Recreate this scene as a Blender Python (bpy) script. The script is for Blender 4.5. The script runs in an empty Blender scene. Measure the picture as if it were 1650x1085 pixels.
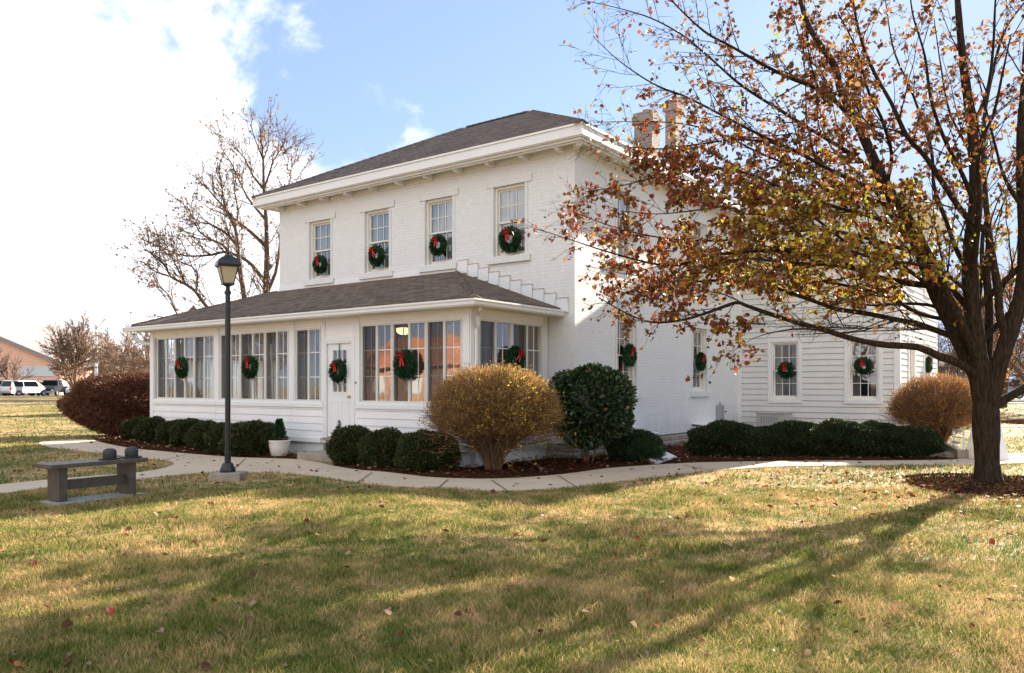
import bpy, bmesh, math, random
import numpy as np
from mathutils import Vector, Matrix
R=math.radians
random.seed(7); RNG=np.random.default_rng(7)
sc=bpy.context.scene
# ------------------------------------------------------------------ camera
# house frame: X along the front facade (to the right), Y into the house, origin = front right corner of the brick block
FPX,HOR,HC=1283.5,622.0,1.55
YAW=math.atan2(955,FPX)
FW=np.array([-math.sin(YAW),math.cos(YAW)]); RT=np.array([math.cos(YAW),math.sin(YAW)])
CAM=np.array([8.924,-14.198])
cd=bpy.data.cameras.new('camera'); cam=bpy.data.objects.new('camera',cd); sc.collection.objects.link(cam)
cam.location=(CAM[0],CAM[1],HC); cam.rotation_euler=(R(90),0,YAW)
cd.sensor_width=36; cd.lens=36*FPX/1650; cd.shift_y=(HOR-542.5)/1650; cd.clip_end=2000; cd.clip_start=.1
sc.camera=cam
# ------------------------------------------------------------------ world, sun, exposure
SUN_AZ,SUN_EL=R(7.0),R(24.5)      # azimuth east of +Y
w=bpy.data.worlds.new('World'); sc.world=w; w.use_nodes=True
nt=w.node_tree; nt.nodes.clear()
def N(nt,t,**k):
    n=nt.nodes.new(t)
    for a,b in k.items(): setattr(n,a,b)
    return n
out=N(nt,'ShaderNodeOutputWorld'); bg=N(nt,'ShaderNodeBackground'); bg.inputs['Strength'].default_value=.1
sky=N(nt,'ShaderNodeTexSky',sky_type='NISHITA'); sky.sun_disc=False; sky.sun_elevation=SUN_EL; sky.sun_rotation=SUN_AZ
sky.altitude=200; sky.air_density=1.0; sky.dust_density=.35; sky.ozone_density=1.6
tc=N(nt,'ShaderNodeTexCoord')
L=nt.links.new
def wdir(px,py):
    v=np.array([FW[0]+(px-825)/FPX*RT[0],FW[1]+(px-825)/FPX*RT[1],(HOR-py)/FPX]); return v/np.linalg.norm(v)
def cloudmask(c,lo,hi):
    d=N(nt,'ShaderNodeVectorMath',operation='DISTANCE'); d.inputs[1].default_value=tuple(c)
    L(tc.outputs['Generated'],d.inputs[0])
    m=N(nt,'ShaderNodeMapRange'); m.inputs[1].default_value=lo; m.inputs[2].default_value=hi; m.inputs[3].default_value=1; m.inputs[4].default_value=0
    L(d.outputs['Value'],m.inputs[0]); return m.outputs[0]
n1=N(nt,'ShaderNodeTexNoise'); n1.inputs['Scale'].default_value=5.5; n1.inputs['Detail'].default_value=9; n1.inputs['Roughness'].default_value=.58; n1.inputs['Distortion'].default_value=.25
mp=N(nt,'ShaderNodeMapping'); mp.inputs['Scale'].default_value=(1,1,1.5); mp.inputs['Location'].default_value=(.35,.2,.1)
L(tc.outputs['Generated'],mp.inputs[0]); L(mp.outputs[0],n1.inputs['Vector'])
mask=cloudmask(wdir(20,330),.12,.47)
mask2=cloudmask(wdir(0,560),.30,.62)
fill_cloud_mask=cloudmask(np.array([-FW[0]*.9-RT[0]*.25,-FW[1]*.9-RT[1]*.25,.25]),.85,1.3)  # unseen cloud deck behind the camera, added to light the facades
mx0=N(nt,'ShaderNodeMath',operation='MAXIMUM'); L(mask,mx0.inputs[0]); L(mask2,mx0.inputs[1])
mx=N(nt,'ShaderNodeMath',operation='MAXIMUM'); L(mx0.outputs[0],mx.inputs[0]); L(fill_cloud_mask,mx.inputs[1])
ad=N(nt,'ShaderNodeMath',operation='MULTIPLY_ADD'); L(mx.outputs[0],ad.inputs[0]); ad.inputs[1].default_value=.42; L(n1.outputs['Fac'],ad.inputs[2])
cr=N(nt,'ShaderNodeMapRange'); cr.interpolation_type='SMOOTHSTEP'; cr.inputs[1].default_value=.665; cr.inputs[2].default_value=.84
L(ad.outputs[0],cr.inputs[0])
mixc=N(nt,'ShaderNodeMix',data_type='RGBA'); L(cr.outputs[0],mixc.inputs[0])
# veil of thin haze lifts the clear blue
veil=N(nt,'ShaderNodeMix',data_type='RGBA'); veil.inputs[0].default_value=.45; veil.inputs[7].default_value=(1.22,1.62,2.05,1)
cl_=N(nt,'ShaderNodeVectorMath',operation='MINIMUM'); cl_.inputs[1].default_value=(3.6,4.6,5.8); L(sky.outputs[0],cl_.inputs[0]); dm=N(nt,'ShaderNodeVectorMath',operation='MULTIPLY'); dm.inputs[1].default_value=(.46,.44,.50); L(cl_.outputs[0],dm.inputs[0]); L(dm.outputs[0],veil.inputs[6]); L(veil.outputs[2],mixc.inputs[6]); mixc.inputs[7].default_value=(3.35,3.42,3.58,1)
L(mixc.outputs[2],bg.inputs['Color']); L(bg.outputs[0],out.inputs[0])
sl=bpy.data.lights.new('sun','SUN'); sl.energy=4.0; sl.angle=R(.6); sl.color=(1,.90,.74)
so=bpy.data.objects.new('sun',sl); sc.collection.objects.link(so)
sd=Vector((math.sin(SUN_AZ)*math.cos(SUN_EL),math.cos(SUN_AZ)*math.cos(SUN_EL),math.sin(SUN_EL)))
so.rotation_euler=sd.to_track_quat('Z','Y').to_euler(); so.location=(20,40,40)
sc.view_settings.view_transform='Standard'; sc.view_settings.look='None'; sc.view_settings.exposure=2.25; sc.view_settings.gamma=1
sc.cycles.max_bounces=8; sc.cycles.transparent_max_bounces=16; sc.cycles.diffuse_bounces=4
# ------------------------------------------------------------------ helpers: places
def terr(x,y):
    d=np.hypot(x-CAM[0],y-CAM[1]); t=np.clip((d-28)/45,0,1); return .35*t*t*(3-2*t)
def at(px,Z,z=0.):                      # point seen at column px at depth Z
    p=CAM+Z*(FW+(px-825)/FPX*RT); return np.array([p[0],p[1],z])
def G(px,py,z=0.): return at(px,FPX*(HC-z)/(py-HOR),z)
def P3(px,py,Z): return at(px,Z,HC+(HOR-py)*Z/FPX)
# ------------------------------------------------------------------ helpers: objects
COL=sc.collection
def link(o,parent=None):
    COL.objects.link(o)
    if parent is not None: o.parent=parent
    return o
def tag(o,label=None,cat=None,group=None,kind=None):
    for k,v in (('label',label),('category',cat),('group',group),('kind',kind)):
        if v: o[k]=v
    return o
def empty(name,loc=(0,0,0),rz=0,**k):
    o=bpy.data.objects.new(name,None); o.location=loc; o.rotation_euler=(0,0,rz); o.empty_display_size=.2
    return tag(link(o),**k)
def copy_tree(o,parent=None,first=True):
    c=o.copy(); link(c,parent)
    if parent is None: c.parent=None
    for ch in o.children: copy_tree(ch,c)
    return c
def np_mesh(name,V,F,mat,col=None,smooth=False,uv=True):
    V=np.asarray(V,np.float32); F=np.asarray(F,np.int32); k=F.shape[1]
    me=bpy.data.meshes.new(name); me.vertices.add(len(V)); me.vertices.foreach_set('co',V.ravel())
    me.loops.add(F.size); me.loops.foreach_set('vertex_index',F.ravel())
    me.polygons.add(len(F)); me.polygons.foreach_set('loop_start',np.arange(len(F),dtype=np.int32)*k)
    if smooth: me.polygons.foreach_set('use_smooth',np.ones(len(F),bool))
    if col is not None:
        a=me.color_attributes.new('Col','FLOAT_COLOR','POINT'); c=np.ones((len(V),4),np.float32); c[:,:3]=col; a.data.foreach_set('color',c.ravel())
    me.update(calc_edges=True); me.materials.append(mat); return me
def obj(name,me,parent=None,loc=(0,0,0),rz=0):
    o=bpy.data.objects.new(name,me); o.location=loc; o.rotation_euler=(0,0,rz); return link(o,parent)
class MB:
    def __init__(s,T=None): s.v=[]; s.f=[]; s.T=T or (lambda p:p)
    def poly(s,pts):
        n=len(s.v); s.v+=[tuple(s.T(p)) for p in pts]; s.f.append(tuple(range(n,n+len(pts))))
    def hexa(s,p):
        n=len(s.v); s.v+=[tuple(s.T(q)) for q in p]
        for f in ((0,3,2,1),(4,5,6,7),(0,1,5,4),(1,2,6,5),(2,3,7,6),(3,0,4,7)): s.f.append(tuple(n+i for i in f))
    def box(s,x0,x1,y0,y1,z0,z1):
        s.hexa([(x0,y0,z0),(x1,y0,z0),(x1,y1,z0),(x0,y1,z0),(x0,y0,z1),(x1,y0,z1),(x1,y1,z1),(x0,y1,z1)]); return s
    def loft(s,rings,cap=True):
        n=len(s.v); k=len(rings[0])
        for r in rings: s.v+=[tuple(s.T(q)) for q in r]
        for i in range(len(rings)-1):
            for j in range(k): a=n+i*k+j; b=n+i*k+(j+1)%k; s.f.append((a,b,b+k,a+k))
        if cap: s.f.append(tuple(n+j for j in range(k))[::-1]); s.f.append(tuple(n+(len(rings)-1)*k+j for j in range(k)))
        return s
    def lathe(s,prof,seg=20,c=(0,0,0)):
        return s.loft([[(c[0]+r*math.cos(2*math.pi*j/seg),c[1]+r*math.sin(2*math.pi*j/seg),c[2]+z) for j in range(seg)] for r,z in prof])
    def tube(s,pts,r,seg=8):
        pts=[Vector(p) for p in pts]; rings=[]; rr=r if hasattr(r,'__len__') else [r]*len(pts)
        for i,p in enumerate(pts):
            t=(pts[min(i+1,len(pts)-1)]-pts[max(i-1,0)]).normalized(); ref=Vector((0,0,1)) if abs(t.z)<.9 else Vector((1,0,0))
            a=t.cross(ref).normalized(); b=t.cross(a); rings.append([tuple(p+(a*math.cos(2*math.pi*j/seg)+b*math.sin(2*math.pi*j/seg))*rr[i]) for j in range(seg)])
        return s.loft(rings)
    def prism(s,prof,axis_lo,axis_hi):   # prof: list of (y,z), extruded along x
        return s.loft([[(axis_lo,y,z) for y,z in prof],[(axis_hi,y,z) for y,z in prof]])
    def mesh(s,name,mat,bevel=0,smooth=False):
        me=bpy.data.meshes.new(name); me.from_pydata(s.v,[],s.f); bm=bmesh.new(); bm.from_mesh(me)
        if bevel:
            bmesh.ops.remove_doubles(bm,verts=bm.verts,dist=1e-5)
        bmesh.ops.recalc_face_normals(bm,faces=bm.faces)
        if bevel: bmesh.ops.bevel(bm,geom=[e for e in bm.edges if len(e.link_faces)==2 and e.calc_face_angle(0)>.5],offset=bevel,segments=2,affect='EDGES',profile=.6)
        uv=bm.loops.layers.uv.new('UVMap'); Zu=Vector((0,0,1))
        for f in bm.faces:
            n=f.normal; u=Zu.cross(n); u=u.normalized() if u.length>.05 else Vector((1,0,0)); v=n.cross(u)
            if abs(u.x)>abs(u.y): u=u if u.x>0 else -u
            else: u=u if u.y>0 else -u
            if smooth: f.smooth=True
            for l in f.loops: l[uv].uv=(l.vert.co.dot(u),l.vert.co.dot(v))
        bm.to_mesh(me); bm.free(); me.materials.append(mat); return me
    def each(s,name,mat,parent=None,bevel=0):
        n=len(s.v); r=list(range(n))
        def fd(i):
            while r[i]!=i: r[i]=r[r[i]]; i=r[i]
            return i
        for f in s.f:
            for q in f[1:]: r[fd(q)]=fd(f[0])
        gr={}
        for f in s.f: gr.setdefault(fd(f[0]),[]).append(f)
        for fs in gr.values():
            m=MB(); ids=sorted({i for f in fs for i in f}); mp_={i:j for j,i in enumerate(ids)}; m.v=[s.v[i] for i in ids]; m.f=[tuple(mp_[i] for i in f) for f in fs]; o=m.build(name,mat,parent,bevel=bevel)
        return o
    def build(s,name,mat,parent=None,loc=(0,0,0),rz=0,bevel=0,smooth=False):
        return obj(name,s.mesh(name,mat,bevel,smooth),parent,loc,rz)
def TS(Y0): return lambda p:(p[0],Y0-p[1],p[2])      # (u,outward,z) on a south facing wall
def TE(X0): return lambda p:(X0+p[1],p[0],p[2])      # on an east facing wall
# ------------------------------------------------------------------ materials
def mat(name,col,rough=.6,var=.12,vs=6.,bump=.15,bs=30.,spec=.4,metal=0.,col2=None,coord='Object',ridge=0):
    m=bpy.data.materials.new(name); m.use_nodes=True; t=m.node_tree; b=t.nodes['Principled BSDF']; K=t.links.new
    b.inputs['Roughness'].default_value=rough; b.inputs['Metallic'].default_value=metal; b.inputs['Specular IOR Level'].default_value=spec
    c=N(t,'ShaderNodeTexCoord')
    n=N(t,'ShaderNodeTexNoise'); n.inputs['Scale'].default_value=vs; n.inputs['Detail'].default_value=6; n.inputs['Roughness'].default_value=.65; K(c.outputs[coord],n.inputs['Vector'])
    x=N(t,'ShaderNodeMix',data_type='RGBA'); mr=N(t,'ShaderNodeMapRange'); mr.inputs[1].default_value=.3; mr.inputs[2].default_value=.7; K(n.outputs['Fac'],mr.inputs[0]); K(mr.outputs[0],x.inputs[0])
    c2=col2 or tuple(v*(1-var*2) for v in col)
    x.inputs[6].default_value=(*col,1); x.inputs[7].default_value=(*c2,1); K(x.outputs[2],b.inputs['Base Color'])
    if bump:
        n2=N(t,'ShaderNodeTexNoise'); n2.inputs['Scale'].default_value=bs; n2.inputs['Detail'].default_value=5; K(c.outputs[coord],n2.inputs['Vector'])
        if ridge:
            mpg=N(t,'ShaderNodeMapping'); mpg.inputs['Scale'].default_value=(1,1,.16); K(c.outputs[coord],mpg.inputs[0]); K(mpg.outputs[0],n2.inputs['Vector']); n2.inputs['Roughness'].default_value=.7; K(n2.outputs['Fac'],mr.inputs[0]); mr.inputs[1].default_value=.42; mr.inputs[2].default_value=.58
        bp=N(t,'ShaderNodeBump'); bp.inputs['Strength'].default_value=bump; bp.inputs['Distance'].default_value=.045 if ridge else .02; K(n2.outputs['Fac'],bp.inputs['Height']); K(bp.outputs[0],b.inputs['Normal'])
    return m
def brick_mat(name,c1,c2,mortar,bw,bh,ms,bump=.6,dist=.01,rough=.7,noise=.35,offset=.5,bias=0.,dirt=None):
    m=bpy.data.materials.new(name); m.use_nodes=True; t=m.node_tree; b=t.nodes['Principled BSDF']; K=t.links.new; b.inputs['Roughness'].default_value=rough; b.inputs['Specular IOR Level'].default_value=.25
    uv=N(t,'ShaderNodeUVMap'); 
    nn=N(t,'ShaderNodeTexNoise'); nn.inputs['Scale'].default_value=3.; nn.inputs['Detail'].default_value=3; K(uv.outputs[0],nn.inputs['Vector'])
    mxv=N(t,'ShaderNodeMix',data_type='VECTOR'); 
    vm=N(t,'ShaderNodeVectorMath',operation='MULTIPLY_ADD'); K(nn.outputs['Color'],vm.inputs[0]); vm.inputs[1].default_value=(.012,.012,0); K(uv.outputs[0],vm.inputs[2])
    br=N(t,'ShaderNodeTexBrick'); br.offset=offset; br.inputs['Scale'].default_value=1; br.inputs['Color1'].default_value=(*c1,1); br.inputs['Color2'].default_value=(*c2,1); br.inputs['Mortar'].default_value=(*mortar,1)
    br.inputs['Mortar Size'].default_value=ms; br.inputs['Mortar Smooth'].default_value=.6; br.inputs['Bias'].default_value=bias; br.inputs['Brick Width'].default_value=bw; br.inputs['Row Height'].default_value=bh
    K(vm.outputs[0],br.inputs['Vector'])
    n2=N(t,'ShaderNodeTexNoise'); n2.inputs['Scale'].default_value=9; n2.inputs['Detail'].default_value=8; n2.inputs['Roughness'].default_value=.7; K(uv.outputs[0],n2.inputs['Vector'])
    x=N(t,'ShaderNodeMix',data_type='RGBA',blend_type='MULTIPLY'); x.inputs[0].default_value=noise; mr=N(t,'ShaderNodeMapRange'); mr.inputs[1].default_value=.3; mr.inputs[2].default_value=.62; mr.inputs[3].default_value=.35; K(n2.outputs['Fac'],mr.inputs[0])
    K(br.outputs['Color'],x.inputs[6]); K(mr.outputs[0],x.inputs[7]); last=x.outputs[2]
    if dirt:
        ge=N(t,'ShaderNodeNewGeometry'); sx=N(t,'ShaderNodeSeparateXYZ'); K(ge.outputs['Position'],sx.inputs[0]); zr_=N(t,'ShaderNodeMapRange'); zr_.inputs[1].default_value=.3; zr_.inputs[2].default_value=1.5; zr_.inputs[3].default_value=.62; zr_.inputs[4].default_value=.40; K(sx.outputs[2],zr_.inputs[0])
        mp2=N(t,'ShaderNodeMapping'); mp2.inputs['Scale'].default_value=(1.6,.9,1); K(uv.outputs[0],mp2.inputs[0]); nd=N(t,'ShaderNodeTexNoise'); nd.inputs['Scale'].default_value=2.2; nd.inputs['Detail'].default_value=9; nd.inputs['Roughness'].default_value=.75; K(mp2.outputs[0],nd.inputs['Vector'])
        sb=N(t,'ShaderNodeMath',operation='SUBTRACT'); K(zr_.outputs[0],sb.inputs[0]); K(nd.outputs['Fac'],sb.inputs[1]); m5=N(t,'ShaderNodeMath',operation='MULTIPLY'); m5.use_clamp=True; m5.inputs[1].default_value=3.; K(sb.outputs[0],m5.inputs[0]); m6=N(t,'ShaderNodeMath',operation='MULTIPLY'); m6.inputs[1].default_value=.55; K(m5.outputs[0],m6.inputs[0])
        xd=N(t,'ShaderNodeMix',data_type='RGBA'); K(m6.outputs[0],xd.inputs[0]); K(last,xd.inputs[6]); xd.inputs[7].default_value=(*dirt,1); last=xd.outputs[2]
    K(last,b.inputs['Base Color'])
    h=N(t,'ShaderNodeMath',operation='MULTIPLY_ADD'); K(br.outputs['Fac'],h.inputs[0]); h.inputs[1].default_value=-1; 
    n3=N(t,'ShaderNodeTexNoise'); n3.inputs['Scale'].default_value=22; n3.inputs['Detail'].default_value=4; K(uv.outputs[0],n3.inputs['Vector']); K(n3.outputs['Fac'],h.inputs[2])
    bp=N(t,'ShaderNodeBump'); bp.inputs['Strength'].default_value=bump; bp.inputs['Distance'].default_value=dist; K(h.outputs[0],bp.inputs['Height']); K(bp.outputs[0],b.inputs['Normal'])
    return m
def leaf_mat(name,trans=.35,rough=.55,spec=.2,noise=None):
    m=bpy.data.materials.new(name); m.use_nodes=True; t=m.node_tree; b=t.nodes['Principled BSDF']; K=t.links.new
    b.inputs['Roughness'].default_value=rough; b.inputs['Specular IOR Level'].default_value=spec
    a=N(t,'ShaderNodeVertexColor',layer_name='Col'); src=a.outputs[0]; K(src,b.inputs['Base Color'])
    tr=N(t,'ShaderNodeBsdfTranslucent'); K(src,tr.inputs[0]); mx=N(t,'ShaderNodeMixShader'); mx.inputs[0].default_value=trans
    K(b.outputs[0],mx.inputs[1]); K(tr.outputs[0],mx.inputs[2]); K(mx.outputs[0],t.nodes['Material Output'].inputs[0]); return m
def glass_mat(name,tint=(.9,.93,.95),lo=.10,refl=(1,1,1)):
    m=bpy.data.materials.new(name); m.use_nodes=True; t=m.node_tree; K=t.links.new; t.nodes.remove(t.nodes['Principled BSDF'])
    g=N(t,'ShaderNodeBsdfGlossy'); g.inputs['Roughness'].default_value=.015; g.inputs[0].default_value=(*refl,1)
    c=N(t,'ShaderNodeTexCoord'); n=N(t,'ShaderNodeTexNoise'); n.inputs['Scale'].default_value=1.6; n.inputs['Detail'].default_value=1; K(c.outputs['Object'],n.inputs['Vector'])
    bp=N(t,'ShaderNodeBump'); bp.inputs['Strength'].default_value=.12; bp.inputs['Distance'].default_value=.03; K(n.outputs['Fac'],bp.inputs['Height']); K(bp.outputs[0],g.inputs['Normal'])
    tr=N(t,'ShaderNodeBsdfTransparent'); tr.inputs[0].default_value=(*tint,1)
    ge=N(t,'ShaderNodeNewGeometry'); dt=N(t,'ShaderNodeVectorMath',operation='DOT_PRODUCT'); K(ge.outputs['Incoming'],dt.inputs[0]); K(ge.outputs['True Normal'],dt.inputs[1])
    ab=N(t,'ShaderNodeMath',operation='ABSOLUTE'); K(dt.outputs['Value'],ab.inputs[0]); om=N(t,'ShaderNodeMath',operation='SUBTRACT'); om.inputs[0].default_value=1; K(ab.outputs[0],om.inputs[1]); pw=N(t,'ShaderNodeMath',operation='POWER'); K(om.outputs[0],pw.inputs[0]); pw.inputs[1].default_value=4.
    mr=N(t,'ShaderNodeMapRange'); mr.inputs[3].default_value=lo; mr.inputs[4].default_value=1; K(pw.outputs[0],mr.inputs[0])
    x=N(t,'ShaderNodeMixShader'); K(mr.outputs[0],x.inputs[0]); K(tr.outputs[0],x.inputs[1]); K(g.outputs[0],x.inputs[2]); K(x.outputs[0],t.nodes['Material Output'].inputs[0]); return m
def screen_mat(name,op=.55):
    m=bpy.data.materials.new(name); m.use_nodes=True; t=m.node_tree; K=t.links.new; b=t.nodes['Principled BSDF']; b.inputs['Base Color'].default_value=(.03,.03,.032,1); b.inputs['Roughness'].default_value=.7
    tr=N(t,'ShaderNodeBsdfTransparent'); x=N(t,'ShaderNodeMixShader'); x.inputs[0].default_value=op; K(tr.outputs[0],x.inputs[1]); K(b.outputs[0],x.inputs[2]); K(x.outputs[0],t.nodes['Material Output'].inputs[0]); return m
M={}
M['white']=mat('white_paint',(.775,.78,.78),.45,.03,3,.12,18)
M['trim']=mat('grey_white_trim',(.70,.71,.70),.5,.04,4,.1,20)
M['trimw']=mat('warm_white_trim',(.78,.75,.69),.5,.04,3,.1,20)
M['siding2']=mat('wing_siding_paint',(.72,.70,.675),.5,.05,2.2,.12,26)
M['siding']=mat('siding_paint',(.83,.82,.81),.5,.04,2.2,.12,26)
M['brickw']=brick_mat('painted_brick',(.765,.768,.772),(.74,.74,.738),(.715,.712,.705),.215,.0745,.006,.5,.011,.6,.14,dirt=(.50,.47,.42))
M['shingle']=brick_mat('roof_shingles',(.215,.160,.120),(.105,.078,.060),(.075,.056,.044),.23,.13,.009,.9,.012,.95,.55,bias=0)
M['stone']=brick_mat('foundation_stone',(.46,.36,.30),(.33,.26,.21),(.50,.46,.42),.34,.14,.03,1,.03,.9,.5)
M['redbrick']=brick_mat('orange_brick',(.62,.30,.17),(.52,.25,.14),(.55,.42,.33),.22,.075,.01,.4,.008,.8,.2)
M['gym']=brick_mat('pale_brick',(.88,.50,.34),(.78,.43,.29),(.8,.55,.42),.4,.14,.02,.3,.01,.8,.12)
M['concrete']=mat('concrete',(.60,.47,.34),.85,.08,1.3,.25,60)
M['concrete2']=mat('old_concrete',(.36,.30,.235),.9,.18,5,.4,40)
M['mulch']=mat('bark_mulch',(.085,.038,.020),.95,.3,22,1.0,70,col2=(.028,.013,.008),spec=0)
M['mulch2']=mat('dry_bark_mulch',(.11,.055,.032),.95,.3,22,1.0,70,col2=(.045,.023,.014),spec=0)
M['black']=mat('black_metal',(.009,.010,.011),.38,.1,8,.08,60,spec=.5)
M['bronze']=mat('dark_bronze_wood',(.115,.088,.065),.5,.25,9,.35,40,col2=(.055,.045,.04))
M['hat']=mat('hat_bronze',(.045,.048,.052),.5,.2,14,.25,60)
M['inner']=mat('room_wall',(.16,.14,.125),.9,.05,2,0)
M['panel']=mat('porch_panelling',(.30,.20,.135),.8,.2,2,0)
M['floor']=mat('porch_floor',(.20,.13,.09),.7,.1,2,0)
M['curtain']=mat('curtain_cloth',(.42,.40,.38),.9,.06,5,0)
M['green_needle']=leaf_mat('needle_foliage',.15,.5)
M['leaf']=leaf_mat('autumn_leaf',.45,.5,.25)
M['yew']=leaf_mat('yew_foliage',.12,.55,.2)
M['holly']=leaf_mat('holly_foliage',.12,.28,.5)
M['grass']=leaf_mat('grass_blades',.3,.6,.12)
M['chip']=leaf_mat('bark_chip',0.,1.,0.)
M['red']=mat('red_ribbon',(.50,.010,.012),.42,.15,20,.1,50)
M['pot']=mat('white_pot',(.72,.68,.62),.4,.05,6,.05,30)
M['grey']=mat('grey_metal',(.30,.32,.34),.5,.08,6,.1,30)
M['acgrey']=mat('beige_grey_metal',(.46,.45,.41),.5,.08,6,.1,30)
M['dark']=mat('dark_void',(.012,.012,.012),.8,.1,5,0)
M['brass']=mat('brass',(.6,.4,.12),.3,.1,5,0,metal=1)
M['rubber']=mat('tyre_rubber',(.02,.02,.02),.8,.1,9,.2,40)
M['bark']=mat('tree_bark',(.024,.017,.012),.95,.3,7,1.,34,col2=(.058,.040,.027),spec=.1,ridge=1)
M['bark2']=mat('pale_bark',(.24,.155,.11),.9,.2,5,.5,26)
M['barkd']=mat('brown_bark',(.12,.078,.055),.9,.2,5,.5,26)
M['stem']=mat('shrub_stem',(.22,.125,.062),.9,.25,12,.3,50)
M['stemr']=mat('barberry_stem',(.095,.038,.026),.9,.25,12,.3,50)
M['joint']=mat('joint_dirt',(.14,.11,.08),.95,.2,9,.2,40)
M['asphalt']=mat('asphalt',(.12,.115,.11),.9,.1,3,.3,60)
M['glass']=glass_mat('window_glass',lo=.16)
M['glassl']=glass_mat('clear_window_glass',lo=.22)
M['carglass']=glass_mat('car_glass',(.06,.07,.08),.05,(.45,.47,.5))
M['screen']=screen_mat('insect_screen',.5)
def paint(name,c,metal=.2): return mat(name,c,.3,.03,3,0,spec=.6,metal=metal)
M['bulb']=bpy.data.materials.new('lamp_glow'); M['bulb'].use_nodes=True
_b=M['bulb'].node_tree.nodes['Principled BSDF']; _b.inputs['Base Color'].default_value=(.8,.6,.35,1); _b.inputs['Emission Color'].default_value=(1,.62,.28,1); _b.inputs['Emission Strength'].default_value=1.1
M['lampglass']=leaf_mat('lantern_glass',.55,.35,.5)
# ================================================================== SETTING: lawn, paths, beds
def lawn_nodes(m,blade):
    t=m.node_tree; K=t.links.new; b=t.nodes['Principled BSDF']; b.inputs['Roughness'].default_value=.75; b.inputs['Specular IOR Level'].default_value=.12
    g=N(t,'ShaderNodeNewGeometry')
    a=N(t,'ShaderNodeTexNoise'); a.inputs['Scale'].default_value=.42; a.inputs['Detail'].default_value=6; a.inputs['Roughness'].default_value=.68; a.inputs['Distortion'].default_value=.4; K(g.outputs['Position'],a.inputs['Vector'])
    a2=N(t,'ShaderNodeTexNoise'); a2.inputs['Scale'].default_value=2.6; a2.inputs['Detail'].default_value=7; a2.inputs['Roughness'].default_value=.7; K(g.outputs['Position'],a2.inputs['Vector'])
    s=N(t,'ShaderNodeMath',operation='MULTIPLY_ADD'); K(a2.outputs['Fac'],s.inputs[0]); s.inputs[1].default_value=1.05; a_=N(t,'ShaderNodeMath',operation='MULTIPLY'); a_.inputs[1].default_value=.70; K(a.outputs['Fac'],a_.inputs[0]); K(a_.outputs[0],s.inputs[2])
    if blade:
        v=N(t,'ShaderNodeVertexColor',layer_name='Col'); sp=N(t,'ShaderNodeSeparateColor'); K(v.outputs[0],sp.inputs[0])
        s2=N(t,'ShaderNodeMath',operation='MULTIPLY_ADD'); K(sp.outputs[0],s2.inputs[0]); s2.inputs[1].default_value=.42; K(s.outputs[0],s2.inputs[2]); sv=s2.outputs[0]; lo,hi=.78,1.34
    else: sv=s.outputs[0]; lo,hi=.70,1.02
    mr=N(t,'ShaderNodeMapRange'); mr.inputs[1].default_value=lo; mr.inputs[2].default_value=hi; K(sv,mr.inputs[0])
    r=N(t,'ShaderNodeValToRGB'); e=r.color_ramp.elements; e[0].position=0; e[1].position=1
    cols=[(0,(.064,.110,.014)),(.38,(.155,.185,.036)),(.63,(.32,.262,.092)),(1,(.66,.44,.23))] if blade else [(0,(.078,.105,.020)),(.40,(.175,.160,.046)),(.70,(.33,.23,.105)),(1,(.50,.315,.175))]
    e[0].color=(*cols[0][1],1); e[1].color=(*cols[-1][1],1)
    for p,c in cols[1:-1]: q=e.new(p); q.color=(*c,1)
    K(mr.outputs[0],r.inputs[0]); K(r.outputs[0],b.inputs['Base Color'])
    if blade:
        tr=N(t,'ShaderNodeBsdfTranslucent'); K(r.outputs[0],tr.inputs[0]); mx=N(t,'ShaderNodeMixShader'); mx.inputs[0].default_value=.35; K(b.outputs[0],mx.inputs[1]); K(tr.outputs[0],mx.inputs[2]); K(mx.outputs[0],t.nodes['Material Output'].inputs[0])
    else:
        n=N(t,'ShaderNodeTexNoise'); n.inputs['Scale'].default_value=28; n.inputs['Detail'].default_value=6; K(g.outputs['Position'],n.inputs['Vector']); bp=N(t,'ShaderNodeBump'); bp.inputs['Strength'].default_value=.9; bp.inputs['Distance'].default_value=.04; K(n.outputs['Fac'],bp.inputs['Height']); K(bp.outputs[0],b.inputs['Normal'])
M['lawn']=bpy.data.materials.new('lawn'); M['lawn'].use_nodes=True; lawn_nodes(M['lawn'],False)
M['blade']=bpy.data.materials.new('grass_blade'); M['blade'].use_nodes=True; lawn_nodes(M['blade'],True)
rad=[0.]+list(np.geomspace(1,1400,60)); na=96; V=[];F=[]
for r in rad:
    for j in range(na):
        a=2*math.pi*j/na; x=CAM[0]+r*math.cos(a); y=CAM[1]+r*math.sin(a); V.append((x,y,float(terr(x,y))))
for i in range(len(rad)-1):
    for j in range(na): F.append((i*na+j,(i+1)*na+j,(i+1)*na+(j+1)%na,i*na+(j+1)%na))
tag(obj('lawn',np_mesh('lawn',V,F,M['lawn'],smooth=True)),kind='structure')
def sheet(name,pts,m,z0,z1,parent=None,kind='structure'):
    bm=bmesh.new(); vs=[bm.verts.new((p[0],p[1],z1)) for p in pts]; f=bm.faces.new(vs)
    r=bmesh.ops.extrude_face_region(bm,geom=[f]); 
    for v in [g for g in r['geom'] if isinstance(g,bmesh.types.BMVert)]: v.co.z=z0
    bmesh.ops.triangulate(bm,faces=[f for f in bm.faces if len(f.verts)>4]); bmesh.ops.recalc_face_normals(bm,faces=bm.faces)
    me=bpy.data.meshes.new(name); bm.to_mesh(me); bm.free(); me.materials.append(m); return tag(obj(name,me,parent),kind=kind)
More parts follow.
